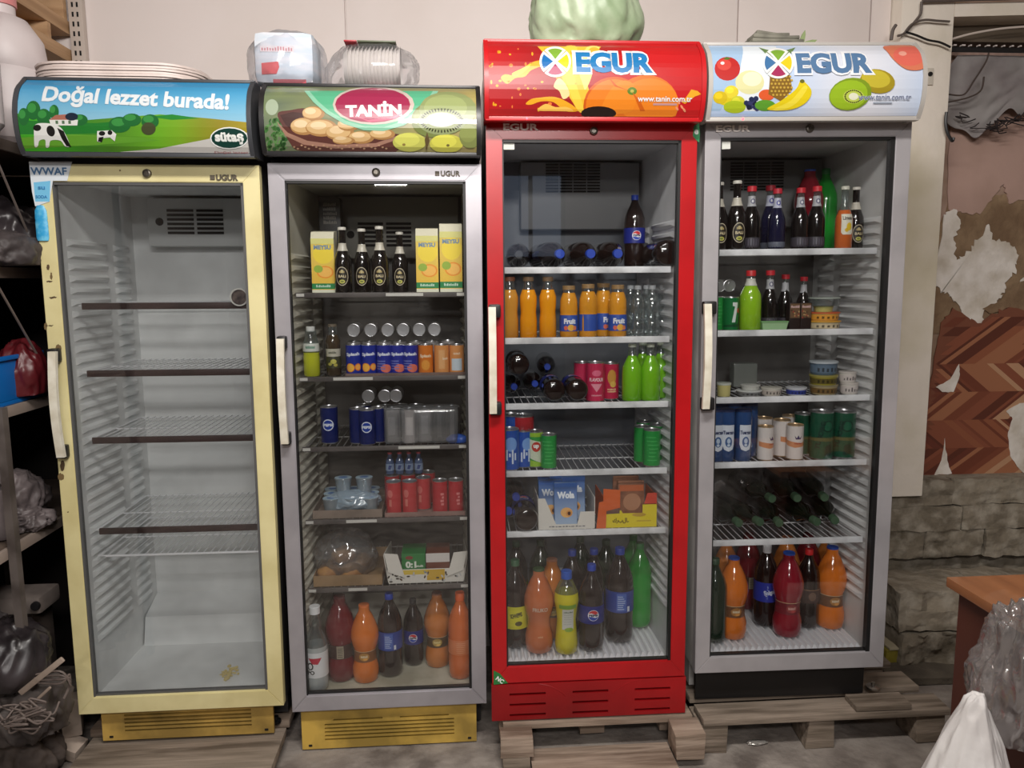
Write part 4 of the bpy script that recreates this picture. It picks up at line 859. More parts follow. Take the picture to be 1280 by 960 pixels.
def can(k, bg, fn, top=None):
    bm = bmesh.new(); lathe(bm, P_CAN[2:5]+[(.0265, .113)], 22); me = finish(bm, 'can_body', 50)
    bp = P_CAN[2:6]; rf = profr(bp); ar = Art(cylfn(lambda z: rf(z)+.0002), cutx=.007, cutz=.2, step=.00006); w = math.pi*.0326
    for za, zb in ((.004, .012), (.012, .102), (.102, .113)): ar.layer = 0; ar.rect(-w, za, w, zb, bg)
    ar.layer = 1; fn(ar)
    me = ar.mesh('can_body'); bm = bmesh.new(); bm.from_mesh(me); n = len(bm.faces)
    me.materials.append(printed(.28, .3)); bm.free()
    bm = bmesh.new(); lathe(bm, [(0, .003), (.022, .002), (.024, 0), (.0265, .0042)], 22); lathe(bm, [(.0265, .1125), (.0262, .116), (.0245, .1165), (.0238, .1135), (0, .1128)], 22); lathe(bm, [(0, .1145), (.007, .1145), (.007, .113)], 10, m=T(0, .004, 0)@Matrix.Diagonal((.9, 1.5, 1, 1)))
    ml = finish(bm, 'can_end', 40); ml.materials.append(m_sil if not top else mat('cantop_%d' % top[0], top, .3, .7)); kind(k, 'drink_can', 'can', [('can_body', me), ('can_end', ml)])
def c_splash(ar):
    ar.text('Splash', 0, .078, .05, (230, 236, 250), .05, .016, rot=4); ar.ell(-.010, .028, .016, .017, (240, 150, 30)); ar.ell(-.010, .028, .013, .014, (250, 190, 80)); ar.ell(.018, .03, .012, .014, (236, 130, 30)); ar.ell(.018, .03, .009, .010, (250, 180, 90))
can('can_splash', (32, 50, 150), c_splash)
can('can_splash2', (40, 50, 150), lambda ar: (ar.text('Splash', 0, .078, .05, (230, 236, 250), .05, .016), ar.ell(.008, .024, .02, .016, (226, 120, 100)), [ar.rect(-.03, .02+k*.01, .005, .024+k*.01, (120, 130, 196)) for k in range(4)]))
can('can_orange', (216, 122, 44), lambda ar: (ar.text('Splash', 0, .07, .044, (244, 214, 180), .05, .016), ar.ell(0, .035, .016, .02, (232, 160, 70))))
can('can_peach', (222, 152, 90), lambda ar: (ar.rect(-.01, .02, .012, .095, (232, 176, 120)), ar.scrib(.014, .06, .02, .012, (250, 226, 196), 8)))
can('can_peach2', (222, 152, 90), lambda ar: (ar.rect(-.02, .012, .02, .06, (206, 220, 230)), ar.scrib(0, .08, .024, .012, (250, 226, 196), 9)))
can('can_pepsi', (18, 32, 92), lambda ar: (ar.ell(0, .06, .018, .018, (220, 226, 240)), ar.ell(0, .06, .015, .015, (36, 66, 160)), ar.text('PEPSI', 0, .06, .028, (230, 236, 246), .05, .009)))
can('can_bluebeer', (42, 82, 168), lambda ar: (ar.ell(.002, .075, .018, .02, (120, 160, 220)), [ar.rect(-.02+k*.008, .02+.01*(k % 3), -.015+k*.008, .05+.01*(k % 2), (206, 216, 234)) for k in range(5)]))
can('can_yup', (150, 190, 60), lambda ar: (ar.poly([(-.04, .03), (.04, .012), (.04, .012), (.1, .012), (.1, .1), (-.04, .1)], (60, 150, 70)), ar.poly([(-.03, .035), (.02, .015), (.03, .08), (-.03, .095)], (206, 214, 190)), ar.ell(.002, .068, .015, .016, (190, 60, 50)), ar.text('up', .002, .068, .018, (240, 240, 236), .06)))
can('can_green', (40, 146, 66), lambda ar: [ar.rect(-.02+.006*math.sin(k*7), .02+k*.012, .012+.006*math.sin(k*5), .023+k*.012, (80, 180, 100)) for k in range(7)])
can('can_7up', (14, 112, 56), lambda ar: (ar.poly([(-.002, .098), (.018, .098), (.018, .09), (.008, .03), (-.004, .03), (.006, .084), (-.002, .086)], (222, 230, 226)), ar.ell(.024, .07, .009, .009, (200, 50, 50)), ar.poly([(-.05, .014), (.06, .014), (.04, .028), (-.03, .02)], (16, 70, 40))))
can('can_redcola', (176, 44, 52), lambda ar: [ar.rect(.004+.003*math.sin(k*4), .03+k*.012, .014, .038+k*.012, (216, 130, 130)) for k in range(4)])
can('can_red2', (184, 58, 62), lambda ar: (ar.ell(-.012, .075, .010, .014, (204, 110, 106)), ar.rect(-.016, .03, -.006, .055, (206, 120, 110))))
can('can_pink', (196, 44, 84), lambda ar: (ar.text('FLAVOUR', 0, .066, .046, (240, 200, 206), .05, .011), ar.poly([(-.018, .054), (.018, .054), (0, .03)], (230, 150, 166)), ar.ell(0, .085, .014, .009, (226, 110, 140)), ar.scrib(0, .02, .03, .006, (234, 170, 180), 10)))
can('can_pink2', (190, 40, 76), lambda ar: (ar.ell(.0, .072, .014, .024, (206, 150, 70)), ar.ell(.004, .05, .01, .01, (220, 180, 90)), ar.scrib(0, .03, .028, .014, (240, 214, 160), 11, 2)))
can('can_white', (220, 212, 208), lambda ar: (ar.poly([(-.05, .05), (-.01, .042), (.05, .05), (.05, .066), (.01, .058), (-.05, .066)], (206, 140, 100)), ar.poly([(-.012, .082), (-.005, .074), (0, .084), (.005, .074), (.012, .082), (.008, .07), (-.008, .07)], (60, 54, 100)), ar.scrib(0, .056, .024, .007, (170, 70, 60), 12)), (214, 186, 150))
can('can_tuborg', (24, 80, 58), lambda ar: (ar.ring(.004, .082, .014, .014, .003, (16, 44, 34), (34, 96, 70)), ar.text('TUBORG', -.014, .06, .07, (18, 50, 40), .05, .012, rot=78), ar.rect(-.1, .046, .1, .054, (90, 96, 60)), ar.poly([(-.004, .01), (.02, .014), (.012, .04), (-.002, .034)], (20, 56, 44))))
can('can_silver', (150, 146, 146), lambda ar: (ar.rect(-.012, .03, .012, .09, (176, 172, 172)), ar.rect(.02, .02, .03, .1, (120, 116, 118))))
can('can_darkpack', (62, 58, 58), lambda ar: (ar.rect(-.006, .02, .008, .1, (96, 92, 92)), ar.rect(-.03, .04, -.02, .1, (40, 38, 40))))
CNT = {}
def place(k, i, px, y, zs, label, top=None, s=1.0, m=None, group=None, yaw=0, base=None, name=None, wr=1.0):
    nm, cat, parts = KD[k]; z = zs
    if base is not None: y = floc(i, px, base, z=zs).y
    x = xat(i, px, y, z+.08)
    if top is not None:
        H = max(v.co.z for n, me in parts for v in me.vertices); zt = floc(i, px, top, y=y).z; s = max(.5, min(1.5, (zt-z)/H))
    M_ = FM[i]@T(x, y, z)@RZ4(yaw)@(m or Matrix.Identity(4))@Matrix.Diagonal((s*wr, s*wr, s, 1))
    root = thing(name or nm, label, cat, M_, group)
    for n, me in parts: link(n, me, None, root, Matrix.Identity(4))
    return root
def lie(r, h, front='cap'):   # lying, front faces the door
    return (T(0, h/2, r)@RX(90)) if front == 'cap' else (T(0, -h/2, r)@RX(-90))
E_ = .0062   # rests on the wires
s1, s2, s3, s4 = FR[1]['sh'], FR[2]['sh'], FR[3]['sh'], FR[4]['sh']
# ---------------- fridge 2
Z = [z+E_ for z in s2]
def carton(px, y, top, lab, yaw=0, i=2, z=Z[0], w=.068):
    x = xat(i, px, y, z+.1); h = floc(i, px, top, y=y).z-z; t = thing('juice_carton', lab, 'carton', FM[i]@T(x, y, z)@RZ4(yaw), 'orange juice cartons')
    bm = bmesh.new(); hb = h*.86; hw = w/2; box(bm, -hw, hw, 0, .07, 0, hb, bev=.0015); hexa(bm, [(-hw, 0, hb), (hw, 0, hb), (hw, .07, hb), (-hw, .07, hb), (-hw, .012, h-.006), (hw, .012, h-.006), (hw, .07, h), (-hw, .07, h)]); link('carton_box', bm, mat('carton_white', (220, 214, 190), .5), t)
    ar = Art(lambda a, b, o: (a, -.0006-o, b), step=.00006); ar.rect(-hw, 0, hw, hb, grad((238, 190, 60), .02, (226, 200, 90), hb))
    ar.ell(.002, h*.62, hw*.9, h*.16, (244, 216, 60)); ar.ell(.006, h*.33, hw*.75, h*.1, (240, 150, 40)); ar.ell(.006, h*.33, hw*.6, h*.08, (248, 190, 90)); ar.ell(-.014, h*.38, hw*.4, h*.06, (150, 180, 60)); ar.rect(-hw, h*.06, hw, h*.15, (30, 132, 72)); ar.scrib(0, h*.105, hw*1.3, h*.05, (200, 226, 206), 2); ar.rect(-hw, 0, hw, h*.05, (222, 222, 200)); ar.rect(-hw, hb*.9, hw, hb, (220, 214, 130)); ar.text('MEYSU', 0, hb*.84, hw*1.5, (110, 140, 170), .05)
    link('carton_print', ar.mesh(), printed(.35), t)
carton(404, .12, 287, 'orange juice carton at the left end of the top shelf, silver fridge')
carton(534, .14, 283, 'orange juice carton right of the dark bottles, beside the other carton', z=Z[0])
carton(564, .12, 277, 'orange juice carton at the right end of the top shelf, silver fridge')
for px, y, tp, l in ((429, .10, 284, 'black bottle, oval label, beside the left juice carton'), (453, .14, 286, 'black bottle half hidden behind the middle oval-labelled bottle'), (475, .10, 283, 'black bottle, oval label, middle of the top shelf, silver fridge'), (500, .2, 290, 'dim black bottle set back right of the middle oval-labelled bottle')):
    place('bali', 2, px, y, Z[0], l, tp, group='black oval-labelled bottles in the silver fridge')
t = thing('tall_box', 'tall black box with grey lettering at the back of the silver fridge', 'box', FM[2]@T(xat(2, 414, .3, Z[0]+.15), .3, Z[0]))
bm = bmesh.new(); box(bm, -.034, .034, 0, .06, 0, .30, bev=.002); link('box_body', bm, mat('box_black', (40, 38, 36), .5), t)
ar = Art(flatfn(-.0008)); ar.scrib(0, .25, .04, .07, (110, 104, 94), 5, 5); ar.rect(-.026, .16, .026, .163, (100, 96, 84)); ar.ell(0, .12, .02, .026, (66, 74, 56)); link('box_print', ar.mesh(), printed(.4), t)
place('yellow_soda', 2, 390, .11, Z[1], 'yellow-green soda bottle with white cap left of the blue cans', 408)
place('brown_juice', 2, 417, .12, Z[1], 'dark brown juice bottle with pale label beside the yellow-green soda', 405)
def tray(i, pa, pb, y0, y1, z, h, lab, c=(150, 132, 120), m=None, name='cardboard_tray', flap=0):
    xa, xb = xat(i, pa, y0, z), xat(i, pb, y0, z); t = thing(name, lab, 'tray', FM[i]@T(xa, y0, z)); w = xb-xa; d = y1-y0; mt = mat('card_%d_%d_%d' % c, c, .85, noisec=tuple(v*.85 for v in c), nscale=12)
    bm = bmesh.new(); box(bm, 0, w, 0, d, 0, .0018); link('tray_bottom', bm, mt, t)
    for n, a in (('tray_front', (0, w, 0, .002, .002, h)), ('tray_back', (0, w, d-.002, d, .002, h)), ('tray_side', (0, .002, .002, d-.002, .002, h)), ('tray_side', (w-.002, w, .002, d-.002, .002, h))):
        bm = bmesh.new(); box(bm, *a); link(n, bm, mt, t)
    return t
tray(2, 432, 582, .085, .30, Z[1], .008, 'flat cardboard tray under the blue and orange cans', (132, 110, 102))
cs = [(442, 'can_splash', 'blue can with orange fruit, leftmost on the cans shelf'), (461, 'can_splash', 'blue can with orange fruit, second in the front row'), (480, 'can_splash2', 'blue can, third in the front row, silver fridge'), (497, 'can_splash2', 'blue can, fourth in the front row, silver fridge'), (513, 'can_splash2', 'blue can touching the first orange can'), (532, 'can_orange', 'deep orange can right of the blue cans'), (552, 'can_peach', 'plain peach-coloured can between two orange ones'), (571, 'can_peach2', 'peach can with pale blue square, right end of row')]
for n, (px, k, l) in enumerate(cs): place(k, 2, px, .118+.004*(n % 2), Z[1]+.002, l, 430, wr=1.12, group='cans standing in front on the second shelf')
zt_ = Z[1]+.002+.0962+.004
place('can_silver', 2, 443, .2, Z[1]+.002, 'dim can in the second row behind the leftmost blue can', s=.83); KD_=0
for n, px in enumerate((462, 481, 500, 520, 540, 560)): place('can_silver', 2, px, .19, Z[1]+.002, 'dim can in the second row, %s from the left' % ('second', 'third', 'fourth', 'fifth', 'sixth', 'seventh')[n], s=.83, group='second row of cans, silver fridge')
for n, px in enumerate((443, 464, 485, 504, 524, 543)):
    place('can_silver', 2, px, .172, zt_+.0005, 'silver can lying end-on atop the front row, %s from the left' % ('first', 'second', 'third', 'fourth', 'fifth', 'sixth')[n], s=.76, m=lie(.0328, .1165), group='cans lying on top of the blue and orange cans')
place('can_pepsi', 2, 412, .14, Z[2], 'dark blue can with pale text at the left of third shelf', s=1.0)
bottle('blue_box', [(0, 0), (.03, 0), (.031, .004), (.031, .13), (.0295, .134)], mat('deepblue', (28, 36, 84), .4), name='drink_can', cat='can')
for px, y, l in ((447, .13, 'dark blue cola can without visible logo, third shelf'), (455, .2, 'dark blue can behind the logo can on third shelf'), (473, .14, 'blue can at the right of the logo can, third shelf')): place('can_pepsi', 2, px, y, Z[2], l, s=.95, yaw=140)
place('can_pepsi', 2, 459, .105, Z[2], 'blue cola can with round white-ringed logo on third shelf', s=.95)
for n, px in enumerate((461, 481, 495)): place('can_silver', 2, px, .17, Z[2]+.1115, 'silver can lying end-on on the third shelf cans, %s' % ('left one', 'middle one', 'right one')[n], s=.75, m=lie(.0328, .1165), group='cans lying on the third shelf stack')
for n, (px, y) in enumerate(((490, .11), (512, .10), (531, .12), (549, .11), (565, .13))):
    place('can_darkpack' if n > 2 else 'can_silver', 2, px, y, Z[2]+.003, ('pale grey can wrapped in film beside the blue cans', 'grey can wrapped in film, centre of third shelf', 'dull grey can in film, right of centre', 'dark can in film towards the right post', 'dark can in film next to the blue bag')[n], s=.93, group='film-wrapped cans')
for n, (px, y) in enumerate(((481, .19), (500, .2), (520, .19))): place('can_darkpack', 2, px, y, Z[2], 'dark can under the lying cans, third shelf, %s' % ('left', 'middle', 'right')[n], s=.93, group='rear cans on third shelf')
t = thing('shrink_film', 'clear shrink film round the grey cans on third shelf', 'film', FM[2]@T(xat(2, 526, .07, Z[2]), .08, Z[2]+.0005))
bm = bmesh.new(); box(bm, -.11, .115, 0, .10, 0, .112, bev=.012)
for v in bm.verts: v.co += Vector((noise.noise(v.co*40), noise.noise(v.co*45+Vector((3, 0, 0))), 0))*.003
link('film_wrap', bm, m_clr2, t)
bm = crumple(.034, .02, .016, 5, .35, 2.5, 3); o = link('blue_bag', bm, mat('bag_blue', (50, 90, 180), .35)); o.matrix_world = FM[2]@T(xat(2, 577, .078, Z[2]), .105, Z[2]+.12); tag(o, 'small crumpled blue plastic bag at the right end of third shelf', 'bag')
o.matrix_world = FM[2]@T(.222, .1, Z[2])
# shelf 4
tray(2, 392, 478, .085, .32, Z[3], .026, 'shallow cardboard tray holding sealed water cups', (140, 124, 112))
rnd = random.Random(8)
bm = bmesh.new(); lathe(bm, [(0, 0), (.020, 0), (.026, .05), (.028, .053), (.0275, .0545), (0, .0545)], 14); cupm = finish(bm, 'cup'); cupm.materials.append(clear('cup_pale', (196, 212, 222), .2, .12, milky=.35))
ar = Art(lambda a, b, o: (a, b, .0552+o)); ar.ell(0, 0, .0265, .0265, (176, 200, 216)); ar.ell(0, 0, .014, .012, (90, 130, 190)); lidm = ar.mesh(); lidm.materials.append(printed(.4)); kind('cup', 'water_cup', 'cup', [('cup_body', cupm), ('foil_lid', lidm)])
n = 0
for yy in (.115, .17, .225):
    for px in (412, 437, 460):
        n += 1; place('cup', 2, px+yy*20, yy, Z[3]+.0025, 'foil-lidded water cup in the left tray, %s, %s' % (('front row', 'middle row', 'back row')[(n-1)//3], ('left', 'centre', 'right')[(n-1) % 3]), group='sealed water cups')
for px in (424, 450): n += 1; place('cup', 2, px+5, .15, Z[3]+.0585, 'water cup of the upper layer in the left tray, %s' % ('left' if px == 424 else 'right'), group='sealed water cups')
bm = crumple(.088, .045, .034, 9, .2, 3, 4); o = link('crumpled_film', bm, clear('blue_film', (190, 214, 232), .25, .15, milky=.45)); o.matrix_world = FM[2]@T(xat(2, 440, .09, Z[3]), .135, Z[3]+.02); tag(o, 'pale blue crumpled film over the water cups', 'film')
tray(2, 481, 582, .082, .28, Z[3], .014, 'cardboard tray under the red cans, fourth shelf', (150, 118, 110))
for n, (px, y, k) in enumerate(((492, .118, 'can_red2'), (512, .118, 'can_red2'), (529, .16, 'can_red2'), (550, .118, 'can_redcola'), (570, .12, 'can_redcola'))):
    place(k, 2, px, y, Z[3]+.0025, ('pale red can, leftmost of the red cans', 'pale red can, second of the red cans', 'red can set back in the middle of the red row', 'dark red can, second from the right of the row', 'dark red can, rightmost of the row')[n], s=.9, group='red cans')
for n, (px, y) in enumerate(((490, .2), (510, .21), (535, .23))): place('can_red2', 2, px, y, Z[3]+.0025, 'red can in the rear row, %s' % ('left', 'middle', 'right')[n], s=.9, group='rear red cans')
for n, px in enumerate((487, 499, 511, 523)): place('glass_small', 2, px, .205, Z[3]+.1085, 'small blue and white bottle atop the rear red cans, %s' % ('leftmost', 'second', 'third', 'rightmost')[n], s=.62, group='small bottles on top of the red cans')
# shelf 5
t = tray(2, 393, 478, .085, .34, Z[4], .035, 'brown cardboard tray holding wrapped bread rolls', (158, 128, 92))
for n, (x, y, z_) in enumerate(((0, 0, 0), (.07, .0, 0), (.02, .08, 0), (.09, .085, 0), (.045, .03, .045))):
    bm = crumple(.04, .042, .03, 60+n, .08, 2, 3, fold=False); o = link('bread_roll', bm, mat('crust', (176, 130, 76), .7, noisec=(140, 92, 50), nscale=20)); o.matrix_world = FM[2]@T(xat(2, 412, .14, Z[4])+x, .15+y, Z[4]+.003+z_); tag(o, 'wrapped bread roll in the cardboard tray, %s' % ('front left', 'front right', 'rear left', 'rear right', 'on top')[n], 'bread', 'bread rolls in the tray')
bm = crumple(.098, .09, .088, 14, .14, 2.6, 4); o = link('bread_bag', bm, m_clr2); o.matrix_world = FM[2]@T(xat(2, 434, .2, Z[4]), .2, Z[4]+.004); tag(o, 'shiny clear plastic bag around the bread rolls', 'bag')
t = thing('display_carton', 'open white display carton with green and brown wrapped bars, fifth shelf', 'carton', FM[2]@T(xat(2, 533, .1, Z[4]), .09, Z[4]))
mw_ = mat('card_white', (220, 216, 208), .7); W_ = .118
bm = bmesh.new(); box(bm, -W_, W_, 0, .16, 0, .002); link('carton_bottom', bm, mw_, t)
bm = bmesh.new(); slab(bm, [(-W_, .002), (W_, .002), (W_+.004, .045), (-W_-.004, .045)], 0, .002); fr_ = link('carton_front', bm, mw_, t)
ar = Art(flatfn(-.0004)); ar.rect(-W_*.7, .028, W_*.1, .043, (214, 186, 70)); ar.rect(W_*.02, .008, W_*.5, .043, (206, 166, 50)); rnd = random.Random(1)
for k in range(30): ar.layer = 4; x = rnd.uniform(-W_, W_*.95); ar.ell(x, rnd.uniform(.006, .036), .006, .003, rnd.choice([(90, 70, 50), (196, 196, 196), (60, 50, 40)]), 6, rnd.uniform(0, 180))
link('carton_print', ar.mesh(), printed(.5), fr_)
for sx in (-1, 1): 
    bm = bmesh.new(); hexa(bm, [(sx*W_, .003, .002), (sx*(W_+.002), .003, .002), (sx*(W_+.002), .16, .002), (sx*W_, .16, .002), (sx*(W_+.012), -.012, .10), (sx*(W_+.014), -.012, .10), (sx*(W_+.004), .16, .085), (sx*(W_+.002), .16, .085)]); link('carton_side', bm, mw_, t)
    bm = bmesh.new(); slab(bm, [(sx*W_, .04), (sx*(W_+.012), .102), (sx*(W_-.03), .098), (sx*(W_-.052), .02)], -.006, -.004); link('carton_flap', bm, mw_, t)
for n, (xa, xb, c, l) in enumerate(((-.078, -.002, (34, 120, 56), 'green wrapped bar packet with white lettering in the display carton'), (.0, .075, (112, 62, 46), 'brown wrapped bar packet with pale top in the display carton'))):
    q = thing('bar_packet', l, 'packet', FM[2]@T(xat(2, 533, .1, Z[4]), .105, Z[4]+.003)); bm = bmesh.new(); box(bm, xa, xb, 0, .1, 0, .088, bev=.003); link('packet_body', bm, mat('pk%d' % n, c, .4), q)
    ar = Art(flatfn(-.0005)); 
    if n == 0: ar.text('0:1', xa+.03, .052, .034, (226, 232, 220), .05, .022); ar.scrib(xa+.058, .046, .022, .009, (226, 232, 220), 16); ar.ell(xa+.025, .075, .012, .006, (130, 50, 40))
    else: ar.rect(xa, .058, xb, .0875, (214, 208, 204))
    link('packet_print', ar.mesh(), printed(.4), q)
# bottom of fridge 2
zf = .0418
B2 = [('clear_polo', 397, 864, 757, 'clear bottle, white cap and red-white label, bottom left of silver fridge'), ('wine_bulb', 427, 850, 744, 'dark red juice bottle with round shoulders behind the clear bottle'), ('orange_bulb2', 457, 852, 755, 'bright orange round-shouldered bottle, third from left at bottom'), ('cola_back', 488, 845, 741, 'cola bottle showing the back of its blue label, blue cap'), ('pepsi_dark', 517, 832, 748, 'cola bottle with round red-white-blue logo, silver fridge floor'), ('orange_bulb3', 547, 833, 740, 'amber round-shouldered bottle second from right at bottom'), ('orange_straight', 576, 848, 740, 'slim orange bottle with orange cap, bottom right of silver fridge')]
for k, px, b, tp, l in B2: place(k, 2, px, 0, zf, l, tp, base=b-4)
# ---------------- fridge 3
Z = [z+E_ for z in s3]
for n, px in enumerate((690, 729, 764)): place('cola_plain', 3, px-4, .24, Z[0], 'cola bottle lying with blue cap outwards, %s on top shelf' % ('left', 'middle', 'right')[n], s=.98, m=lie(.042, .29), yaw=(8, 5, 2)[n], group='cola bottles lying on the top shelf')
place('pepsi_dark', 3, 648, .26, Z[0], 'dark bottle lying far left on the red fridge top shelf', s=.9, m=lie(.042, .29), yaw=-3)
place('pepsi', 3, 793, .3, Z[0], 'upright cola bottle with round logo on red fridge top shelf', 244, s=1, group=None)
place('cola_plain', 3, 822, .21, Z[0], 'cola bottle lying base outwards at right of top shelf', s=.98, m=lie(.042, .29, 'base'))
for n, px in enumerate((638, 661, 685)): place('juice_amber' if n == 0 else 'juice_orange', 3, px, .115, Z[1], ('amber glass juice bottle, leftmost in the red fridge', 'orange glass juice bottle, second in the red fridge', 'orange glass juice bottle, third, beside the labelled ones')[n], 346, group='glass juice bottles, second shelf of red fridge')
for n, (px, y, tp) in enumerate(((711, .11, 357), (735, .11, 355), (754, .15, 354), (772, .1, 356))): place('jug', 3, px, y, Z[1], ('juice bottle with blue fruit label, left of four', 'juice bottle with blue fruit label, second of four', 'juice bottle with blue label set slightly behind', 'blue-labelled juice bottle nearest the clear water bottles')[n], tp, yaw=(0, 140, 30, 0)[n], group='blue-labelled juice bottles')
bm = bmesh.new(); lathe(bm, [(0, 0), (.024, 0), (.0275, .005), (.0275, .05), (.024, .058), (.0275, .066), (.0275, .12), (.018, .145), (.011, .155), (.011, .175)], 16); me = finish(bm, 'clear_body', 50); me.materials.append(m_clr)
bm = bmesh.new(); lathe(bm, [(0, .168), (.013, .168), (.013, .182), (0, .182)], 14); mc = finish(bm, 'cap'); mc.materials.append(mat('cap_grey', (160, 164, 168), .5)); kind('waterb', 'water_bottle', 'bottle', [('bottle_body', me), ('cap', mc)])
for n, (px, y) in enumerate(((788, .2), (797, .11), (815, .12), (808, .2), (828, .2))): place('waterb', 3, px, y, Z[1], 'clear water bottle right of the juice bottles, %s' % ('back left', 'front left', 'front right', 'back middle', 'back right')[n], s=.85, group='clear water bottles')
for n, px in enumerate((790, 813, 803, 826)): place('lime', 3, px, .11+.06*(n > 1), Z[2], 'bright green soda bottle on third shelf, %s' % ('front left', 'front right', 'back left', 'back right')[n], 430 if n < 2 else 428, group='bright green soda bottles')
place('can_pink', 3, 744, .11, Z[2], 'pink can with white lettering, left of the pair', 452)
place('can_pink2', 3, 763, .15, Z[2], 'pink can with yellow fruit, right of the pair', 453)
place('can_pink', 3, 728, .17, Z[2], 'pink can half hidden behind the lettered pink can', 452, yaw=120)
for n, (px, dz, y) in enumerate(((640, 0, .22), (666, .004, .25), (683, .055, .27))): place('cola_plain', 3, px, y, Z[2]+dz, ('cola bottle lying cap out at far left of third shelf', 'cola bottle lying cap out, second on third shelf', 'cola bottle lying cap out on top of the others')[n], s=.72, m=lie(.042, .29), yaw=(4, 2, -3)[n], group='cola bottles lying on the third shelf')
for n, px in enumerate((687, 714)): place('pepsi', 3, px, .2, Z[2], 'cola bottle lying base outwards on third shelf, %s' % ('left', 'right')[n], s=.8, m=lie(.042, .29, 'base'), group='cola bottles lying base out')
place('cola_redcap', 3, 645, .24, Z[2]+.075, 'dim cola bottle lying at the top of the third shelf pile', s=.8, m=lie(.042, .29, 'base'))
place('can_bluebeer', 3, 638, .11, Z[3], 'blue can at the left end of fourth shelf', 535)
place('can_bluebeer', 3, 655, .14, Z[3], 'blue can with white marks, second on fourth shelf', 537, yaw=20)
place('can_redcola', 3, 654, .19, Z[3]+.0, 'red-topped can behind the blue cans, fourth shelf', 518)
place('can_bluebeer', 3, 640, .2, Z[3], 'dim blue can behind the leftmost blue can', 517, yaw=90)
place('can_yup', 3, 669, .14, Z[3], 'pale green can with red disc logo on fourth shelf', 538, s=1)
place('can_green', 3, 686, .115, Z[3], 'plain green can in front on fourth shelf', 542)
for n, (px, y) in enumerate(((815, .115), (803, .17), (822, .19), (806, .25))): place('can_green', 3, px, y, Z[3], 'dark green can at the right of fourth shelf, %s' % ('front', 'second', 'third', 'rearmost')[n], s=1.0, yaw=60*n, group='green cans, right end of fourth shelf')
place('cola_plain', 3, 643, .25, Z[4]+.046, 'cola bottle lying with blue cap out, upper left of fifth shelf', s=.85, m=lie(.042, .29))
place('cola_plain', 3, 634, .25, Z[4], 'cola bottle lying with blue cap out, lower left of fifth shelf', s=.85, m=lie(.042, .29))
place('pepsi', 3, 654, .2, Z[4], 'cola bottle lying base out beside the sachet carton', s=.9, m=lie(.042, .29, 'base'))
t = thing('sachet_carton', 'open white carton holding blue peach drink sachets', 'carton', FM[3]@T(xat(3, 708, .1, Z[4]), .09, Z[4]-.001)); W_ = .088
bm = bmesh.new(); box(bm, -W_, W_, 0, .15, 0, .002); link('carton_bottom', bm, mw_, t)
bm = bmesh.new(); slab(bm, [(-W_, .002), (W_, .002), (W_, .014), (W_, .055), (W_-.045, .055), (W_-.055, .016), (-W_+.055, .016), (-W_+.02, .10), (-W_-.002, .10)], 0, .002); f_ = link('carton_front', bm, mw_, t)
ar = Art(flatfn(-.0004)); ar.scrib(0, .009, .11, .005, (120, 120, 126), 14); link('carton_print', ar.mesh(), printed(.5), f_)
for sx in (-1, 1): bm = bmesh.new(); box(bm, sx*W_-.001, sx*W_+.001, .0025, .15, .002, .10); link('carton_side', bm, mw_, t)
def sachet(i, x, y, z, lab, dim=1):
    q = thing('drink_sachet', lab, 'sachet', FM[i]@T(x, y, z)@RX(-6)); bm = bmesh.new(); box(bm, -.037, .037, 0, .012, 0, .14, bev=.004); link('sachet_body', bm, mat('sachet_blue', (70, 120, 180), .35), q)
    ar = Art(flatfn(-.0005)); ar.rect(-.035, .004, .035, .136, grad((170, 190, 214), .02, (44, 96, 170), .12)); ar.text('Wola', 0, .1, .055, (236, 242, 250), .06, .022); ar.ell(.002, .045, .019, .016, (232, 178, 110)); ar.ell(.010, .042, .010, .010, (216, 150, 84)); ar.ell(.010, .042, .005, .006, (80, 44, 30)); ar.rect(-.037, .126, .037, .138, (60, 110, 190)); link('sachet_print', ar.mesh(), printed(.3), q)
xb_ = xat(3, 708, .1, Z[4])
for n, (dx, dy, dz) in enumerate(((.0, .01, 0), (-.045, .045, 0), (.03, .045, .01), (-.005, .08, .008), (.04, .11, .012), (-.04, .115, 0))): sachet(3, xb_+dx, .095+dy, Z[4]+.002+dz, 'blue peach sachet in the white carton, %s' % ('front', 'second left', 'second right', 'third', 'rear right', 'rear left')[n])
t = thing('arabic_carton', 'yellow and orange carton with dark Arabic lettering, right of sachets', 'carton', FM[3]@T(xat(3, 787, .1, Z[4]), .092, Z[4]-.001)); W_ = .084
my = mat('card_yellow', (226, 206, 40), .5); mo = mat('card_orange', (216, 98, 40), .5)
bm = bmesh.new(); box(bm, -W_, W_, 0, .15, 0, .002); link('carton_bottom', bm, my, t)
bm = bmesh.new(); slab(bm, [(-W_, .002), (W_, .002), (W_, .072), (W_-.045, .072), (W_-.045, .045), (-W_+.06, .045), (-W_+.055, .055), (-W_, .048)], 0, .002); f_ = link('carton_front', bm, my, t)
ar = Art(flatfn(-.0004)); ar.poly([(-W_, .052), (-W_+.05, .064), (-W_+.05, .046), (-W_, .044)], (110, 80, 70))
ar.text('كربلاء', -.03, .022, .052, (70, 40, 30), .03, .018); ar.rect(.02, .018, .066, .022, (200, 170, 50)); ar.ell(.028, .04, .022, .006, (196, 160, 60)); link('carton_print', ar.mesh(), printed(.5), f_)
bm = bmesh.new(); slab(bm, [(-W_-.001, .05), (-W_+.052, .062), (-W_+.052, .12), (-W_-.001, .125)], .002, .004); link('carton_flap', bm, mo, t)
bm = bmesh.new(); slab(bm, [(W_-.04, .074), (W_, .074), (W_, .108), (W_-.03, .108)], .002, .004); link('carton_flap', bm, mat('card_red', (206, 70, 50), .5), t)
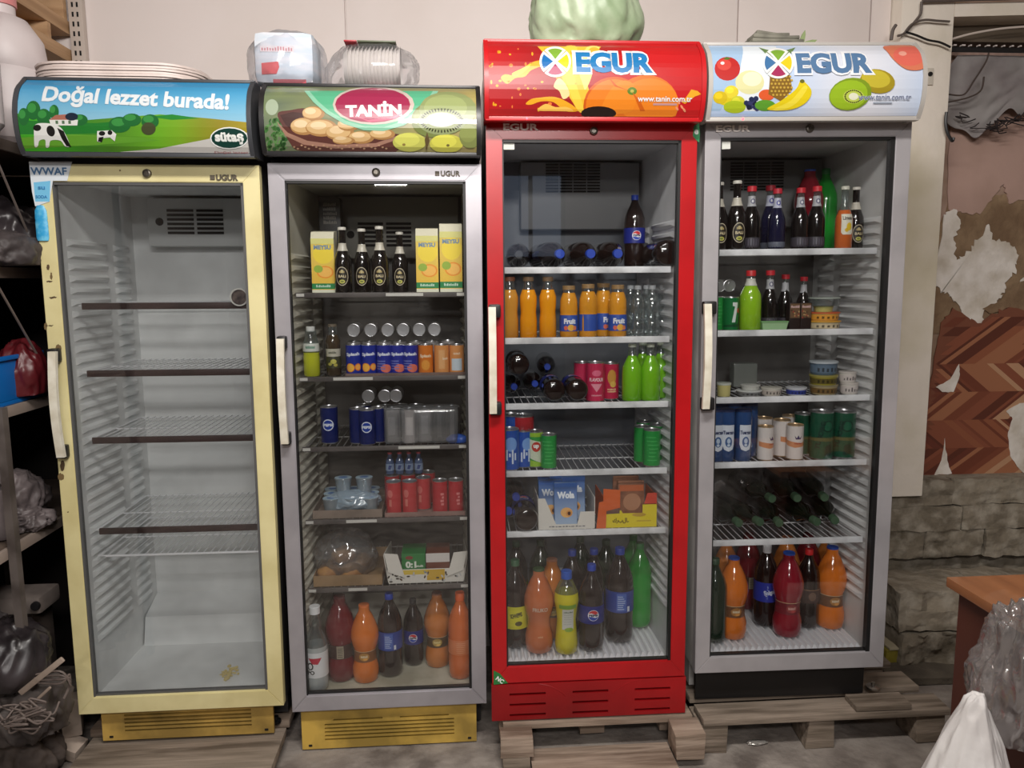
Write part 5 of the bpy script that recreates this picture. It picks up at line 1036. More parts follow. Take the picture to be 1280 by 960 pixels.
for sx in (-1, 1): bm = bmesh.new(); box(bm, sx*W_-.001, sx*W_+.001, .0045, .15, .002, .10); link('carton_side', bm, mo, t)
for n in range(4):
    q = thing('brown_packet', 'brown sachet standing in the yellow carton, %s' % ('front', 'second', 'third', 'rear')[n], 'sachet', FM[3]@T(xat(3, 790, .1, Z[4])+(.0, .006, -.004, .003)[n], .105+n*.03, Z[4]+.002), 'brown sachets in the yellow carton'); bm = bmesh.new(); box(bm, -.045, .04, 0, .01, 0, .135, bev=.004); link('packet_body', bm, mat('tan_pack', (156, 104, 76), .4, noisec=(120, 78, 60), nscale=20), q)
    if n == 0: ar = Art(flatfn(-.0005)); ar.ell(0, .075, .028, .028, (180, 130, 100)); ar.rect(-.04, .11, .036, .13, (190, 100, 60)); link('packet_print', ar.mesh(), printed(.3), q)
bm = bmesh.new(); slab(bm, [(-.01, .002), (.02, .002), (.022, .09), (-.002, .085)], 0, .003); o = link('orange_flap_card', bm, mo); o.matrix_world = FM[3]@T(xat(3, 748, .1, Z[4]), .08, Z[4]); tag(o, 'orange cardboard flap standing between the two cartons', 'card')
zf = .0565
B3 = [('cola_greencap', 645, 809, 699, 'dark bottle with yellow label and green cap, bottom left of red fridge'), ('fruko', 674, 815, 710, 'brownish orange bottle with embossed name beside the yellow-labelled one'), ('yellow_waist', 708, 817, 713, 'yellow waisted bottle with white label and blue cap, red fridge'), ('pepsi', 739, 813, 705, 'cola bottle with round logo right of the yellow bottle'), ('cola_back', 774, 802, 684, 'cola bottle with back of blue label, right side of red fridge'), ('green_pet', 799, 784, 678, 'bright green bottle, bottom right of red fridge')]
for k, px, b, tp, l in B3: place(k, 3, px, 0, zf, l, tp, base=b-4)
for n, (k, px, b, l) in enumerate((('orange_bulb3', 690, 793, 'amber bottle behind the brownish orange one'), ('cola_plain', 715, 786, 'blue-capped cola bottle behind the yellow bottle'), ('cola_plain', 742, 784, 'blue-capped cola bottle behind the logo cola bottle'), ('darkgreen_pet', 757, 770, 'dark green bottle at the back centre of red fridge'), ('darkgreen_pet', 676, 770, 'dark green-capped bottle at the back left of red fridge'), ('green_pet', 791, 762, 'second green bottle hidden behind the bright green one'), ('cola_greencap', 646, 772, 'dark bottle at the back left corner of red fridge'), ('darkgreen_pet', 725, 765, 'dark bottle at the rear between the blue caps'))): place(k, 3, px, 0, zf, l, s=.96, base=b)
# ---------------- fridge 4
Z = [z+E_ for z in s4]
for k, px, y, tp, l in (('bali', 899, .10, 228, 'black oval-labelled bottle cut off by the left door frame'), ('bali', 921, .10, 226, 'black oval-labelled bottle, second on rightmost fridge top shelf'), ('soda_red', 939, .15, 233, 'dark soda bottle with red cap right of the oval label'), ('soda_blue', 971, .12, 236, 'dark bluish soda bottle with red cap on top shelf'), ('soda_blue', 962, .24, 232, 'dim bluish bottle behind the bluish soda bottle'), ('soda_red', 1000, .12, 235, 'dark soda bottle with wide red cap, fourth from left'), ('soda_red', 1020, .13, 233, 'dark soda bottle with red cap beside the orange one'), ('limon_orange', 1055, .10, 233, 'orange drink bottle with white lemon label'), ('bali', 1069, .15, 234, 'black oval-labelled bottle behind the orange lemon drink')): place(k, 4, px, y, Z[0], l, tp)
t = place('green_pet', 4, 1030, .36, Z[0], 'tall green bottle at the back of rightmost top shelf', s=.95); place('red_bulb', 4, 1010, .33, Z[0], 'red bottle at the back of rightmost top shelf', s=.98)
place('can_7up', 4, 914, .105, Z[1], 'green can with large white numeral seven', 371)
place('can_green', 4, 896, .13, Z[1], 'green can cut off by the handle side frame', s=.9)
for n, px in enumerate((897, 909)): place('can_silver', 4, px, .2, Z[1]+.104, 'silver can lying end-on behind the seven can, %s' % ('left', 'right')[n], s=.75, m=lie(.0328, .1165), group='lying cans behind the seven can')
place('can_green', 4, 905, .2, Z[1], 'green can under the lying silver cans', s=.88)
place('lime_red', 4, 938, .11, Z[1], 'lime green bottle with red cap on second shelf', 338)
place('soda_red', 4, 962, .13, Z[1], 'dark bottle with red cap beside the lime green one', 338)
place('soda_red', 4, 981, .17, Z[1], 'dark bottle behind the small pale tub', 343, yaw=180); place('soda_red', 4, 1004, .2, Z[1], 'dark bottle behind the coffee packets', 346, yaw=180)
def tub(i, px, y, z, r, h, cb, cl, lab, bandc=None, name='plastic_tub', cat='tub', m=None, tilt=0, mb=None):
    x = xat(i, px, y, z); t = thing(name, lab, cat, FM[i]@T(x, y, z)@RX(tilt)); bm = bmesh.new(); lathe(bm, [(0, 0), (r*.85, 0), (r*.88, .002), (r*.96, h*.85), (0, h*.85)], 22); link('tub_body', bm, mb or mat('tub_%d_%d_%d' % cb, cb, .4), t)
    bm = bmesh.new(); lathe(bm, [(r*.96, h*.84), (r*1.02, h*.86), (r*1.02, h*.98), (r*.97, h), (0, h*.99)], 22); link('tub_lid', bm, mat('tub_%d_%d_%d' % cl, cl, .4), t)
    if bandc: ar = Art(cylfn(lambda zz: r*(.885+.07*zz/h)+.0008), cutx=.008); ar.rect(-r*2, h*.15, r*2, h*.7, bandc); rnd = random.Random(px); [ar.rect(-r*.8+k*r*.32, h*.25, -r*.65+k*r*.32, h*(.4+.2*rnd.random()), tuple(v*.5 for v in bandc)) for k in range(6)]; link('tub_label', ar.mesh(), printed(.4), t)
t = thing('pale_tub', 'small pale green rectangular tub under the dark bottles', 'tub', FM[4]@T(xat(4, 967, .09, Z[1]), .082, Z[1])); bm = bmesh.new(); hexa(bm, [(-.036, 0, 0), (.036, 0, 0), (.036, .022, 0), (-.036, .022, 0), (-.04, -.004, .024), (.04, -.004, .024), (.04, .026, .024), (-.04, .026, .024)]); link('tub_body', bm, mat('palegreen', (160, 196, 150), .5), t); bm = bmesh.new(); box(bm, -.042, .042, -.006, .028, .0245, .028, bev=.001); link('tub_lid', bm, mat('palegreen2', (130, 180, 120), .5), t)
for n, px in enumerate((993, 1007)):
    q = thing('coffee_packet', 'small brown printed packet beside the orange-lidded tubs, %s' % ('left', 'right')[n], 'packet', FM[4]@T(xat(4, px, .1, Z[1]), .1, Z[1])); bm = bmesh.new(); box(bm, -.017, .017, 0, .03, 0, .082, bev=.002); link('packet_body', bm, mat('darkpack', (40, 26, 24), .4), q)
    ar = Art(flatfn(-.0005)); ar.rect(-.015, .036, .015, .08, (110, 84, 60)); ar.scrib(0, .07, .026, .01, (224, 190, 190), 13); rnd = random.Random(n); [ar.ell(rnd.uniform(-.012, .012), rnd.uniform(.036, .06), .003, .003, rnd.choice([(190, 160, 110), (70, 40, 30), (150, 60, 50)]), 6) for k in range(12)]; link('packet_print', ar.mesh(), printed(.4), q)
tub(4, 1029, .12, Z[1], .05, .026, (196, 186, 150), (226, 168, 60), 'pale tub with yellow-orange lid, lowest of the stack', (214, 196, 160))
tub(4, 1029, .12, Z[1]+.0265, .048, .026, (226, 176, 90), (216, 100, 60), 'orange tub with red lid, middle of the stack', (230, 160, 60))
tub(4, 1029, .12, Z[1]+.053, .030, .018, (190, 196, 120), (176, 190, 130), 'small greenish tub standing on the red-lidded tub', None)
tub(4, 1030, .12, Z[1]+.0715, .046, .026, (150, 160, 140), (176, 184, 176), 'clear tub, topmost of the orange-lidded stack', None, mb=m_clr)
# shelf 3: small tubs
tub(4, 905, .12, Z[2], .022, .042, (206, 196, 130), (196, 200, 190), 'pale yellow cup at the left of third shelf'); tub(4, 936, .13, Z[2], .04, .016, (200, 200, 200), (214, 216, 214), 'flat round white tub, left on third shelf', (120, 120, 120))
tub(4, 938, .13, Z[2]+.0165, .03, .016, (196, 196, 190), (206, 206, 200), 'flat pale tub stacked on the flat round white tub'); tub(4, 964, .115, Z[2], .032, .026, (214, 210, 200), (200, 196, 186), 'small white cup with printed band on third shelf', (190, 180, 170))
tub(4, 995, .12, Z[2], .032, .024, (214, 216, 222), (206, 208, 214), 'small white tub with blue band on third shelf', (50, 66, 150))
tub(4, 1029, .13, Z[2], .043, .03, (186, 170, 130), (150, 140, 110), 'brown and gold tub, lower of the pair', (120, 92, 50)); tub(4, 1029, .13, Z[2]+.0305, .043, .03, (170, 160, 60), (160, 150, 80), 'olive gold tub, stacked on the brown one', (96, 84, 30))
tub(4, 1029, .14, Z[2]+.061, .043, .042, (90, 110, 130), (186, 194, 200), 'blue-grey tub with pale lid, top of the stack', (96, 116, 136))
tub(4, 1061, .12, Z[2], .028, .036, (220, 214, 206), (206, 198, 192), 'white tub at the right end, lower one', (210, 200, 196)); tub(4, 1059, .12, Z[2]+.0365, .027, .034, (220, 214, 206), (206, 198, 192), 'white tub at the right end, upper one', (210, 200, 196))
t = thing('clear_box', 'small clear square box at the back of third shelf', 'box', FM[4]@T(xat(4, 932, .3, Z[2]+.03), .3, Z[2])); bm = bmesh.new(); box(bm, -.04, .04, 0, .05, 0, .08, bev=.004); link('box_body', bm, clear('milkbox', (190, 196, 190), .1, .2, milky=.4), t)
for n, px in enumerate((896, 909, 930)): place('blue_beer', 4, px-1, .115, Z[3], ('blue bottle with white label cut off by the frame', 'blue bottle with white label, middle of three', 'blue bottle with white label, right of three')[n], 511, group='blue bottles with white labels')
for n, px in enumerate((900, 917, 936)): place('blue_beer', 4, px, .18, Z[3], 'blue bottle in the second row, %s' % ('left', 'middle', 'right')[n], s=.97, yaw=90, group='second row of blue bottles')
place('can_white', 4, 957, .11, Z[3], 'white can with gold rim, left of the pair', 532, yaw=35); place('can_white', 4, 994, .11, Z[3], 'white can with gold rim, right of the pair', 530)
for n, (px, y) in enumerate(((977, .16), (955, .2), (988, .23))): place('can_white', 4, px, y, Z[3], 'white can behind the front pair, %s' % ('between them', 'far left', 'far back')[n], s=1.02, yaw=80, group='rear white cans')
for n, (px, y) in enumerate(((1027, .11), (1055, .12))): place('can_tuborg', 4, px, y, Z[3], 'green beer can with dark round emblem, %s' % ('left', 'right')[n], 513, s=1.2, yaw=(0, -18)[n], group='green beer cans')
for n, (px, y) in enumerate(((1005, .18), (1022, .22), (1050, .21))): place('can_tuborg', 4, px, y, Z[3], 'green beer can in the rear row, %s' % ('left', 'middle', 'right')[n], s=1.15, yaw=120, group='rear green beer cans')
for n, (px, y, dz, yw) in enumerate(((925, .26, 0, 12), (960, .25, 0, -4), (998, .25, 0, 5), (1030, .26, 0, -8), (944, .3, .066, 6), (981, .3, .066, -3), (1016, .3, .066, -6), (905, .26, 0, 5))): place('dark_wine', 4, px, y, Z[4]+dz, 'dark glass bottle lying on the fifth shelf, %s' % ('second from left', 'third from left', 'fourth from left', 'rightmost below', 'left of the upper row', 'middle of the upper row', 'right of the upper row', 'leftmost below')[n], s=.93, m=lie(.036, .294), yaw=yw, group='dark bottles lying on fifth shelf')
B4 = [('orange_bulb', 916, 798, 696, 'orange round-shouldered bottle with blue cap, left in rightmost fridge'), ('red_bulb', 984, 795, 690, 'red round-shouldered bottle with blue cap'), ('cola_redcap', 1009, 785, 686, 'dark cola bottle with red cap beside the red bottle'), ('orange_bulb', 1038, 785, 683, 'orange bottle with blue cap, right end of the floor row')]
for k, px, b, tp, l in B4: place(k, 4, px, 0, zf, l, tp, base=b-4)
bottle('cola_bluelab', P_PET, liq('cola', DK), None, (.0145, .262, .292, (220, 220, 224)), [(.095, .165, (44, 56, 160), lambda ar, z, h: (ar.text('Şalgam', 0, z, .045, (216, 222, 240), .05, .022, rot=14), [ar.ell(.02*math.cos(k*2.1), z+.022*math.sin(k*1.7), .002, .002, (150, 170, 220), 6) for k in range(14)]))])
place('cola_bluelab', 4, 957, 0, zf, 'dark bottle with white cap and bright blue label', 680, base=779)
place('darkgreen_pet', 4, 893, 0, zf, 'dark bottle cut off by the left frame on the floor of rightmost fridge', s=.95, base=799)
for n, (px, b, k) in enumerate(((907, 768, 'orange_bulb3'), (934, 757, 'wine_bulb'), (982, 762, 'orange_bulb3'), (1008, 757, 'wine_bulb'), (1035, 757, 'orange_bulb3'))): place(k, 4, px, 0, zf, 'dim round-shouldered bottle in the rear row, %s' % ('leftmost', 'second', 'third', 'fourth', 'rightmost')[n], s=.98, base=b, group='rear bottles on the floor of rightmost fridge')
# fridge 1: thermometer disc on first shelf
t = thing('dial_thermometer', 'round white-rimmed dial resting at the right of the empty top shelf', 'thermometer', FM[1]@T(xat(1, 301, .068, s1[0]), .062, s1[0]-.002)@RX(0)); bm = bmesh.new(); lathe(bm, [(.022, 0), (.026, 0), (.026, .006), (.022, .006)], 24, m=T(0, 0, .026)@RX(90)); link('rim', bm, mat('rimw', (200, 198, 192), .4), t); bm = bmesh.new(); lathe(bm, [(0, .003), (.0219, .003), (.0219, .001), (0, .001)], 24, m=T(0, 0, .026)@RX(90)); link('dial', bm, mat('dialb', (50, 40, 42), .5, noisec=(110, 96, 90), nscale=60), t)
t = thing('food_scrap', 'small patch of yellow crumbs on the floor of the empty fridge', 'crumbs', FM[1]@T(.1, .14, .037)); 
bm = bmesh.new(); rnd = random.Random(2)
for k in range(46): s_ = rnd.uniform(.002, .006); boxm(bm, T(rnd.gauss(0, .013), rnd.gauss(0, .02), s_/2)@RZ4(rnd.uniform(0, 90)), s_*1.6, s_*1.4, s_)
o = link('crumbs', bm, mat('crumb', (206, 188, 130), .8), t, kind='stuff')
# ================================================================ on top of the fridges
ZT = {i: FR[i]['hd'][3]+.0065 for i in FR}
m_tray = mat('tray_white', (228, 214, 208), .5, noisec=(196, 180, 172), nscale=8)
def rrect(w, d, r, n=6):
    P = []
    for cx, cy, a0 in ((w/2-r, d/2-r, 0), (-w/2+r, d/2-r, 90), (-w/2+r, -d/2+r, 180), (w/2-r, -d/2+r, 270)):
        for k in range(n+1): a = R(a0+90*k/n); P.append((cx+r*math.cos(a), cy+r*math.sin(a)))
    return P
xa, xb = floc(1, 27, 90, y=0).x, floc(1, 262, 100, y=.12).x; hT = (floc(1, 120, 78, y=0).z-ZT[1])/6
bm = bmesh.new(); L = []
for sc, z in ((.90, .0), (.965, hT*.16), (1.0, hT*.2), (1.003, hT*.6), (1.0, hT*.97), (.97, hT*.97), (.93, .004)):
    L.append([bm.verts.new((x*(1-(1-sc)*.5), y*(1-(1-sc)*.5), z)) for x, y in rrect(xb-xa, .40, .11)])
for a, b in zip(L, L[1:]):
    for k in range(len(a)): bm.faces.new((a[k], a[(k+1) % len(a)], b[(k+1) % len(a)], b[k]))
bm.faces.new(L[0][::-1]); bm.faces.new(L[-1]); trm = finish(bm, 'tray', 30)
for n in range(6):
    o = link('plastic_tray', trm, m_tray); o.matrix_world = FM[1]@T((xa+xb)/2+.003*math.sin(n*2), .19+.002*math.cos(n*3), ZT[1]+n*hT)@RZ4(.4*math.sin(n*5))
    tag(o, 'white rounded plastic tray in the stack on the yellow fridge, %s' % ('lowest', 'second from bottom', 'third from bottom', 'fourth from bottom', 'second from top', 'topmost')[n], 'tray', 'stacked trays')
def wrapbag(name, i, px, y, zb, sx, sy, sz, seed, lab, m, amp=.12, freq=2.4, tilt=0, fold=True):
    bm = crumple(sx, sy, sz, seed, amp, freq, 4, fold=fold); o = link(name, bm, m); o.matrix_world = FM[i]@T(xat(i, px, y, zb), y, zb)@RY(tilt); return o
m_pk = clear('pack_film', (250, 250, 252), .035, .16, milky=.07)
# pack 1
t = thing('tissue_pack', 'clear-wrapped pale blue pack with red corner, left on the silver fridge', 'pack', FM[2]@T(xat(2, 362, .08, ZT[2]+.08), .08, ZT[2]))
bm = bmesh.new(); box(bm, -.085, .085, -.07, .07, .004, .150, bev=.03); link('pack_core', bm, mat('pack_blue', (190, 204, 216), .6, noisec=(214, 216, 222), nscale=12, stretch=(1, 1, 4)), t)
ar = Art(lambda a, b, o: (a, -.0712-o, b)); ar.poly([(-.06, .03), (-.02, .032), (-.012, .05), (-.014, .065), (-.06, .06)], (196, 44, 56)); ar.rect(-.062, .09, .03, .106, (214, 206, 210)); rnd = random.Random(4)
for k in range(12): ar.layer = 4; ar.rect(-.058+k*.0072, .093, -.054+k*.0072, .099+.006*rnd.random(), (186, 120, 130))
ar.rect(-.03, .006, .06, .018, (170, 50, 66)); link('pack_print', ar.mesh(), printed(.5), t)
bm = crumple(.108, .088, .106, 21, .10, 2.2, 4)
for v in bm.verts: v.co.x = max(-.104, min(.104, v.co.x*1.12)); v.co.z = min(.158, v.co.z)
link('film_wrap', bm, m_pk, t)
# pack 2 : nested paper cups on their side
t = thing('plate_pack', 'clear-wrapped pack of nested white plates with red and green wrapper', 'pack', FM[2]@T(xat(2, 466, .08, ZT[2]+.08), .08, ZT[2]))
for n in range(15):
    bm = bmesh.new(); lathe(bm, [(0, 0), (.048, 0), (.058, .012), (.0605, .012), (.0605, .0128), (.057, .0132), (.047, .0015), (0, .0015)], 22, m=T(-.078+n*.0104, 0, .067)@RY(90)@Matrix.Scale(1+.02*math.sin(n*2.3), 4)); link('plate', bm, mat('plate_white', (226, 220, 214), .6), t)
for c, z0, z1, xa_, xb_ in (((176, 40, 52), .001, .006, -.02, .075), ((70, 90, 52), .001, .005, -.09, -.021), ((176, 40, 52), .129, .133, -.075, -.04), ((96, 104, 80), .129, .133, -.038, .07)):
    bm = bmesh.new(); box(bm, xa_, xb_, -.045, .045, z0, z1, bev=.001); link('wrapper_band', bm, mat('band_%d' % c[0], c, .4), t)
bm = crumple(.135, .086, .086, 31, .10, 2.4, 4)
for v in bm.verts: v.co.z = min(.142, v.co.z)
link('film_wrap', bm, m_pk, t)
o = wrapbag('green_bag', 3, 727, .1, ZT[3], .155, .12, .15, 43, '', mat('bag_green', (172, 188, 158), .42, noisec=(136, 156, 122), nscale=9), .19, 1.5)
tag(o, 'crumpled translucent green plastic bag on the red fridge', 'bag')
bm = bmesh.new()
for k, (w_, d_, dz, dx) in enumerate(((.15, .1, .002, 0), (.135, .095, .013, -.004), (.10, .08, .023, -.012))): box(bm, dx-w_/2, dx+w_/2, -d_/2, d_/2, dz, dz+.0105, bev=.004)
bmesh.ops.subdivide_edges(bm, edges=bm.edges[:], cuts=2, use_grid_fill=True)
for v in bm.verts: v.co += Vector((noise.noise(v.co*20), noise.noise(v.co*21+Vector((4, 0, 0))), 1.3*noise.noise(v.co*16)))*.005
o = link('folded_cloth', bm, mat('cloth_greygreen', (128, 126, 114), .9, noisec=(100, 98, 88), nscale=20)); o.matrix_world = FM[4]@T(xat(4, 966, .03, ZT[4]), .035, ZT[4]+.002); tag(o, 'flat grey folded cloth on top of the rightmost fridge', 'cloth')
bm = bmesh.new()
for a, l, w_ in ((20, .05, .016), (75, .045, .014), (130, .03, .012), (-5, .05, .012)):
    P = [Vector((math.cos(R(a))*l*t_, 0, math.sin(R(abs(a)))*l*t_+.004)) for t_ in (0, .35, .75, 1)]; n_ = Vector((-math.sin(R(a)), 0, math.cos(R(a)))); W_ = (0.3, 1, .7, .05)
    for s0, s1, wa_, wb_ in zip(P, P[1:], W_, W_[1:]): hexa(bm, [s0-n_*w_*wa_/2+Vector((0, -.002, 0)), s1-n_*w_*wb_/2+Vector((0, -.002, 0)), s1-n_*w_*wb_/2+Vector((0, .002, 0)), s0-n_*w_*wa_/2+Vector((0, .002, 0)), s0+n_*w_*wa_/2+Vector((0, -.002, 0)), s1+n_*w_*wb_/2+Vector((0, -.002, 0)), s1+n_*w_*wb_/2+Vector((0, .002, 0)), s0+n_*w_*wa_/2+Vector((0, .002, 0))])
o = link('green_scrap', bm, mat('scrap_green', (130, 146, 98), .7)); o.matrix_world = FM[4]@T(xat(4, 995, .06, ZT[4]), .03, ZT[4]); tag(o, 'small crumpled green strip beside the grey cloth', 'scrap')
# ================================================================ left rack with clutter
XR = -1.24
m_wood = mat('light_wood', (196, 160, 122), .7, noisec=(160, 124, 88), nscale=4, stretch=(1, .25, 6), bump=.2, bscale=30)
m_rack = mat('rack_metal', (92, 84, 80), .6, noisec=(64, 56, 52), nscale=12); m_board = mat('rack_board', (104, 88, 76), .8, noisec=(72, 60, 52), nscale=6)
t = thing('storage_rack', 'dark metal storage rack with boards left of the yellow fridge', 'rack', T(XR, 1.5, 0))
ZB = [at(0, 172, x=XR).z, at(12, 334, x=XR).z, at(0, 511, x=XR).z, at(0, 692, x=XR).z]
for z in ZB:
    bm = bmesh.new(); box(bm, -.44, -.012, 0, 1.40, z-.018, z-.0005, bev=.002); link('board', bm, m_board, t)
    bm = bmesh.new(); box(bm, -.0115, 0, 0, 1.40, z-.03, z, bev=.001); link('board_edge', bm, mat('rack_edge', (150, 136, 126), .5), t)
for x in (-.47, -.006):
    for y in (.0, .62, 1.41):
        if x > -.1 and y == .62: continue
        bm = bmesh.new(); box(bm, x, x+.025, y-.024, y-.0005, 0, ZB[0]+.02); link('post', bm, m_rack, t)
p0, p1 = at(6, 500, x=XR+.02), at(8, 680, x=XR+.02)
bm = bmesh.new(); box(bm, .001, .022, p0.y-1.5-.02, p0.y-1.5+.005, p1.z-.3, p0.z-.02); link('post', bm, m_rack, t)
for a, b, c, d in ((-4, 200, 52, 332), (-4, 355, 53, 455)):
    bm = bmesh.new(); q0, q1 = at(a, b, x=XR+.03), at(c, d, x=XR+.03); tube(bm, [q0-Vector((XR, 1.5, 0)), q1-Vector((XR, 1.5, 0))], .0035, 6); link('brace_rod', bm, mat('rod', (130, 118, 112), .4, .5), t)
bm = bmesh.new(); box(bm, XR-.5, XR-.49, 1.4, 2.9, 0, ZB[0]+.3); o = link('rack_back_shade', bm, mat('rack_shade', (30, 26, 25), .9)); tag(o, 'black sheet added for the darkness at the back of the storage rack', 'sheet')  # matte black stands in for the shade inside the rack
bm = bmesh.new(); box(bm, XR-.5, XR-.02, 2.915, 2.925, 0, ZB[0]-.02); o = link('rack_end_shade', bm, mat('rack_shade', (30, 26, 25), .9)); tag(o, 'black sheet added for the darkness at the wall end of the storage rack', 'sheet')  # same black stand-in for shade at the far end
# pigeonhole cabinet high on the left
pc = at(86, 40, y=2.90); XC = pc.x
t = thing('pigeonhole_cabinet', 'light wooden pigeonhole cabinet at the top left corner', 'cabinet', T(XC, 0, 0))
z0, z1 = ZB[0]+.002, 2.62; zr = [at(86, b, x=XC).z for b in (104, 77, 43, -20)]; 
for z in (zr[1], zr[2], zr[3]):
    bm = bmesh.new(); box(bm, -.38, 0, 1.5, 2.92, z, z+.045, bev=.002); link('shelf_board', bm, m_wood, t)
for y in (1.9, 2.32, 2.60, 2.90):
    bm = bmesh.new(); box(bm, -.378, -.002, y-.022, y, zr[2]+.0455, zr[3]-.0005); link('divider', bm, m_wood, t)
    bm = bmesh.new(); box(bm, -.378, -.002, y-.022-.12, y-.12, zr[1]+.0455, zr[2]-.0005); link('divider', bm, m_wood, t)
bm = bmesh.new(); box(bm, -.40, -.381, 1.5, 2.92, zr[1], zr[3]+.04); link('back_panel', bm, mat('wood_back', (120, 92, 66), .8), t)
bm = bmesh.new(); box(bm, XC+.003, XC+.05, 2.900, 2.927, 1.0, 2.88, bev=.002); o = link('slotted_upright', bm, mat('upright', (196, 184, 174), .5)); t = thing('wall_upright', 'slotted steel upright on the wall beside the wooden cabinet', 'upright'); o.parent = t
bm = bmesh.new()
z = 1.9
while z < 2.85:
    for dx in (.015, .031): box(bm, XC+dx, XC+dx+.006, 2.8985, 2.8998, z, z+.016)
    z += .032
link('upright_slots', bm, mat('slot_dark', (16, 16, 17), .9), t, kind='stuff')
def jug(px, pyb, pyt, x, y, sc, lab, capc):
    t = thing('plastic_jug', lab, 'jug', T(x, y, ZB[0])@Matrix.Scale(sc, 4)); bm = bmesh.new(); lathe(bm, [(0, 0), (.085, 0), (.095, .012), (.097, .16), (.092, .175), (.097, .19), (.09, .25), (.06, .295), (.036, .305), (.036, .325), (0, .325)], 28); link('jug_body', bm, mat('milk_plastic', (212, 204, 204), .45, noisec=(196, 184, 184), nscale=3), t)
    bm = bmesh.new(); lathe(bm, [(0, .326), (.04, .326), (.04, .352), (.036, .356), (0, .356)], 22); link('jug_cap', bm, mat('cap_jug', capc, .5), t)
    bm = bmesh.new(); tube(bm, smoothpath([(.0, -.03, .31), (.03, -.09, .30), (.04, -.11, .24), (.03, -.098, .18)], 5), .012, 8); link('jug_handle', bm, mat('milk_plastic', (212, 204, 204), .45), t)
q = at(24, 160, y=2.42); jug(0, 0, 0, q.x-.03, 2.42, 1.2, 'white plastic jug with pink cap on the rack top by the header', (206, 130, 130))
q = at(-8, 165, y=2.12); jug(0, 0, 0, q.x-.085, 2.12, 1.06, 'white plastic jug cut off by the left picture edge', (190, 186, 186))
def clut(name, px, py, y, sx, sy, sz, seed, lab, cat, m, amp=.3, freq=2.2, z=None, dx=0):
    q = at(px, py, y=y); bm = crumple(sx, sy, sz, seed, amp, freq, 4); o = link(name, bm, m); o.matrix_world = T(q.x+dx, y, z if z is not None else q.z); return tag(o, lab, cat)
mb1 = mat('bag_black', (30, 26, 28), .35, noisec=(60, 54, 56), nscale=10); mg = mat('bag_grey', (78, 70, 70), .6, noisec=(50, 44, 44), nscale=10); mwh = mat('bag_pale', (120, 110, 110), .5, noisec=(80, 72, 72), nscale=9)
clut('black_bag', 8, 230, 2.4, .12, .14, .12, 71, 'black plastic bag filling the upper shelf of the rack', 'bag', mb1, z=ZB[1]+.002)
clut('dusty_sack', 0, 300, 2.2, .09, .1, .06, 72, 'dusty grey sack on the rack shelf above the crate', 'sack', mg, z=ZB[1]+.002, dx=-.01)
# crate
q0 = at(2, 493, y=2.15); t = thing('blue_crate', 'bright blue plastic crate on the rack beside the fridge handle', 'crate', T(XR-.005, 2.02, ZB[2]+.001)); mbc = mat('crate_blue', (14, 100, 176), .4)
for n, a in (('crate_side', (-.008, 0, 0, .36, .012, .125)), ('crate_side', (-.30, -.292, 0, .36, .012, .125)), ('crate_side', (-.2915, -.0085, .352, .36, .012, .125)), ('crate_side', (-.2915, -.0085, 0, .008, .012, .125)), ('crate_bottom', (-.30, 0, 0, .36, 0, .0115)), ('crate_rim', (-.004, .008, -.004, .364, .1255, .137))): bm = bmesh.new(); box(bm, *a, bev=.002); link(n, bm, mbc, t)
clut('red_bag', 42, 440, 2.3, .06, .07, .10, 74, 'dark red plastic bag standing in the blue crate', 'bag', mat('bag_red', (84, 20, 26), .4), .2, z=ZB[2]+.014, dx=-.035)
t = thing('steel_pot', 'dull grey metal pot in the blue crate at the left edge', 'pot', T(XR-.1, 2.12, ZB[2]+.014)); bm = bmesh.new(); lathe(bm, [(0, 0), (.07, 0), (.075, .01), (.075, .16), (.05, .19), (.03, .2), (0, .2)], 22); link('pot_body', bm, mat('pot', (120, 112, 110), .5, .4), t); bm = bmesh.new(); lathe(bm, [(0, .2005), (.02, .2005), (.014, .22), (0, .225)], 14); link('lid_knob', bm, m_black, t)
clut('pale_bag', 28, 600, 2.35, .08, .1, .09, 75, 'crumpled pale plastic bag on the lower rack shelf', 'bag', mwh, .4, 2.6, z=ZB[3]+.002, dx=-.03)
t = thing('white_roll', 'grey-white ribbed roll standing on the lower rack shelf', 'roll', T(at(38, 610, y=2.36).x, 2.2, ZB[3]+.002)); bm = bmesh.new(); lathe(bm, [(0, 0)]+[(.03+.003*(k % 2), .004+k*.012) for k in range(13)]+[(0, .155)], 16); link('roll_body', bm, mwh, t); bm = bmesh.new(); lathe(bm, [(.006, .1555), (.012, .1555), (.012, .158), (.006, .158)], 12); link('roll_core', bm, mg, t)
clut('torn_wrapper', 30, 655, 2.3, .07, .06, .035, 76, 'torn pale wrapper hanging over the lower rack shelf edge', 'wrapper', mwh, .5, 3, z=ZB[3]+.001, dx=.0)
clut('grey_cloth_bundle', -12, 700, 2.3, .08, .1, .07, 77, 'grey cloth bundle low beside the yellow fridge', 'cloth', mg, .35, 2.4, z=.44)
bm = bmesh.new(); q = at(30, 757, y=2.24); box(bm, q.x-.16, q.x+.045, 2.24, 2.36, q.z-.03, q.z+.022, bev=.012); t = thing('white_device', 'old white electric appliance with a round knob on the rubbish pile', 'appliance'); link('device_body', bm, mat('device', (122, 112, 106), .6, noisec=(90, 82, 78), nscale=8), t)
b2 = bmesh.new(); box(b2, q.x-.15, q.x+.01, 2.26, 2.37, .001, q.z-.031, bev=.003); tag(link('junk_box', b2, mat('junk_box', (58, 48, 42), .8, noisec=(40, 34, 30), nscale=6)), 'dark upright box under the old white appliance', 'box')
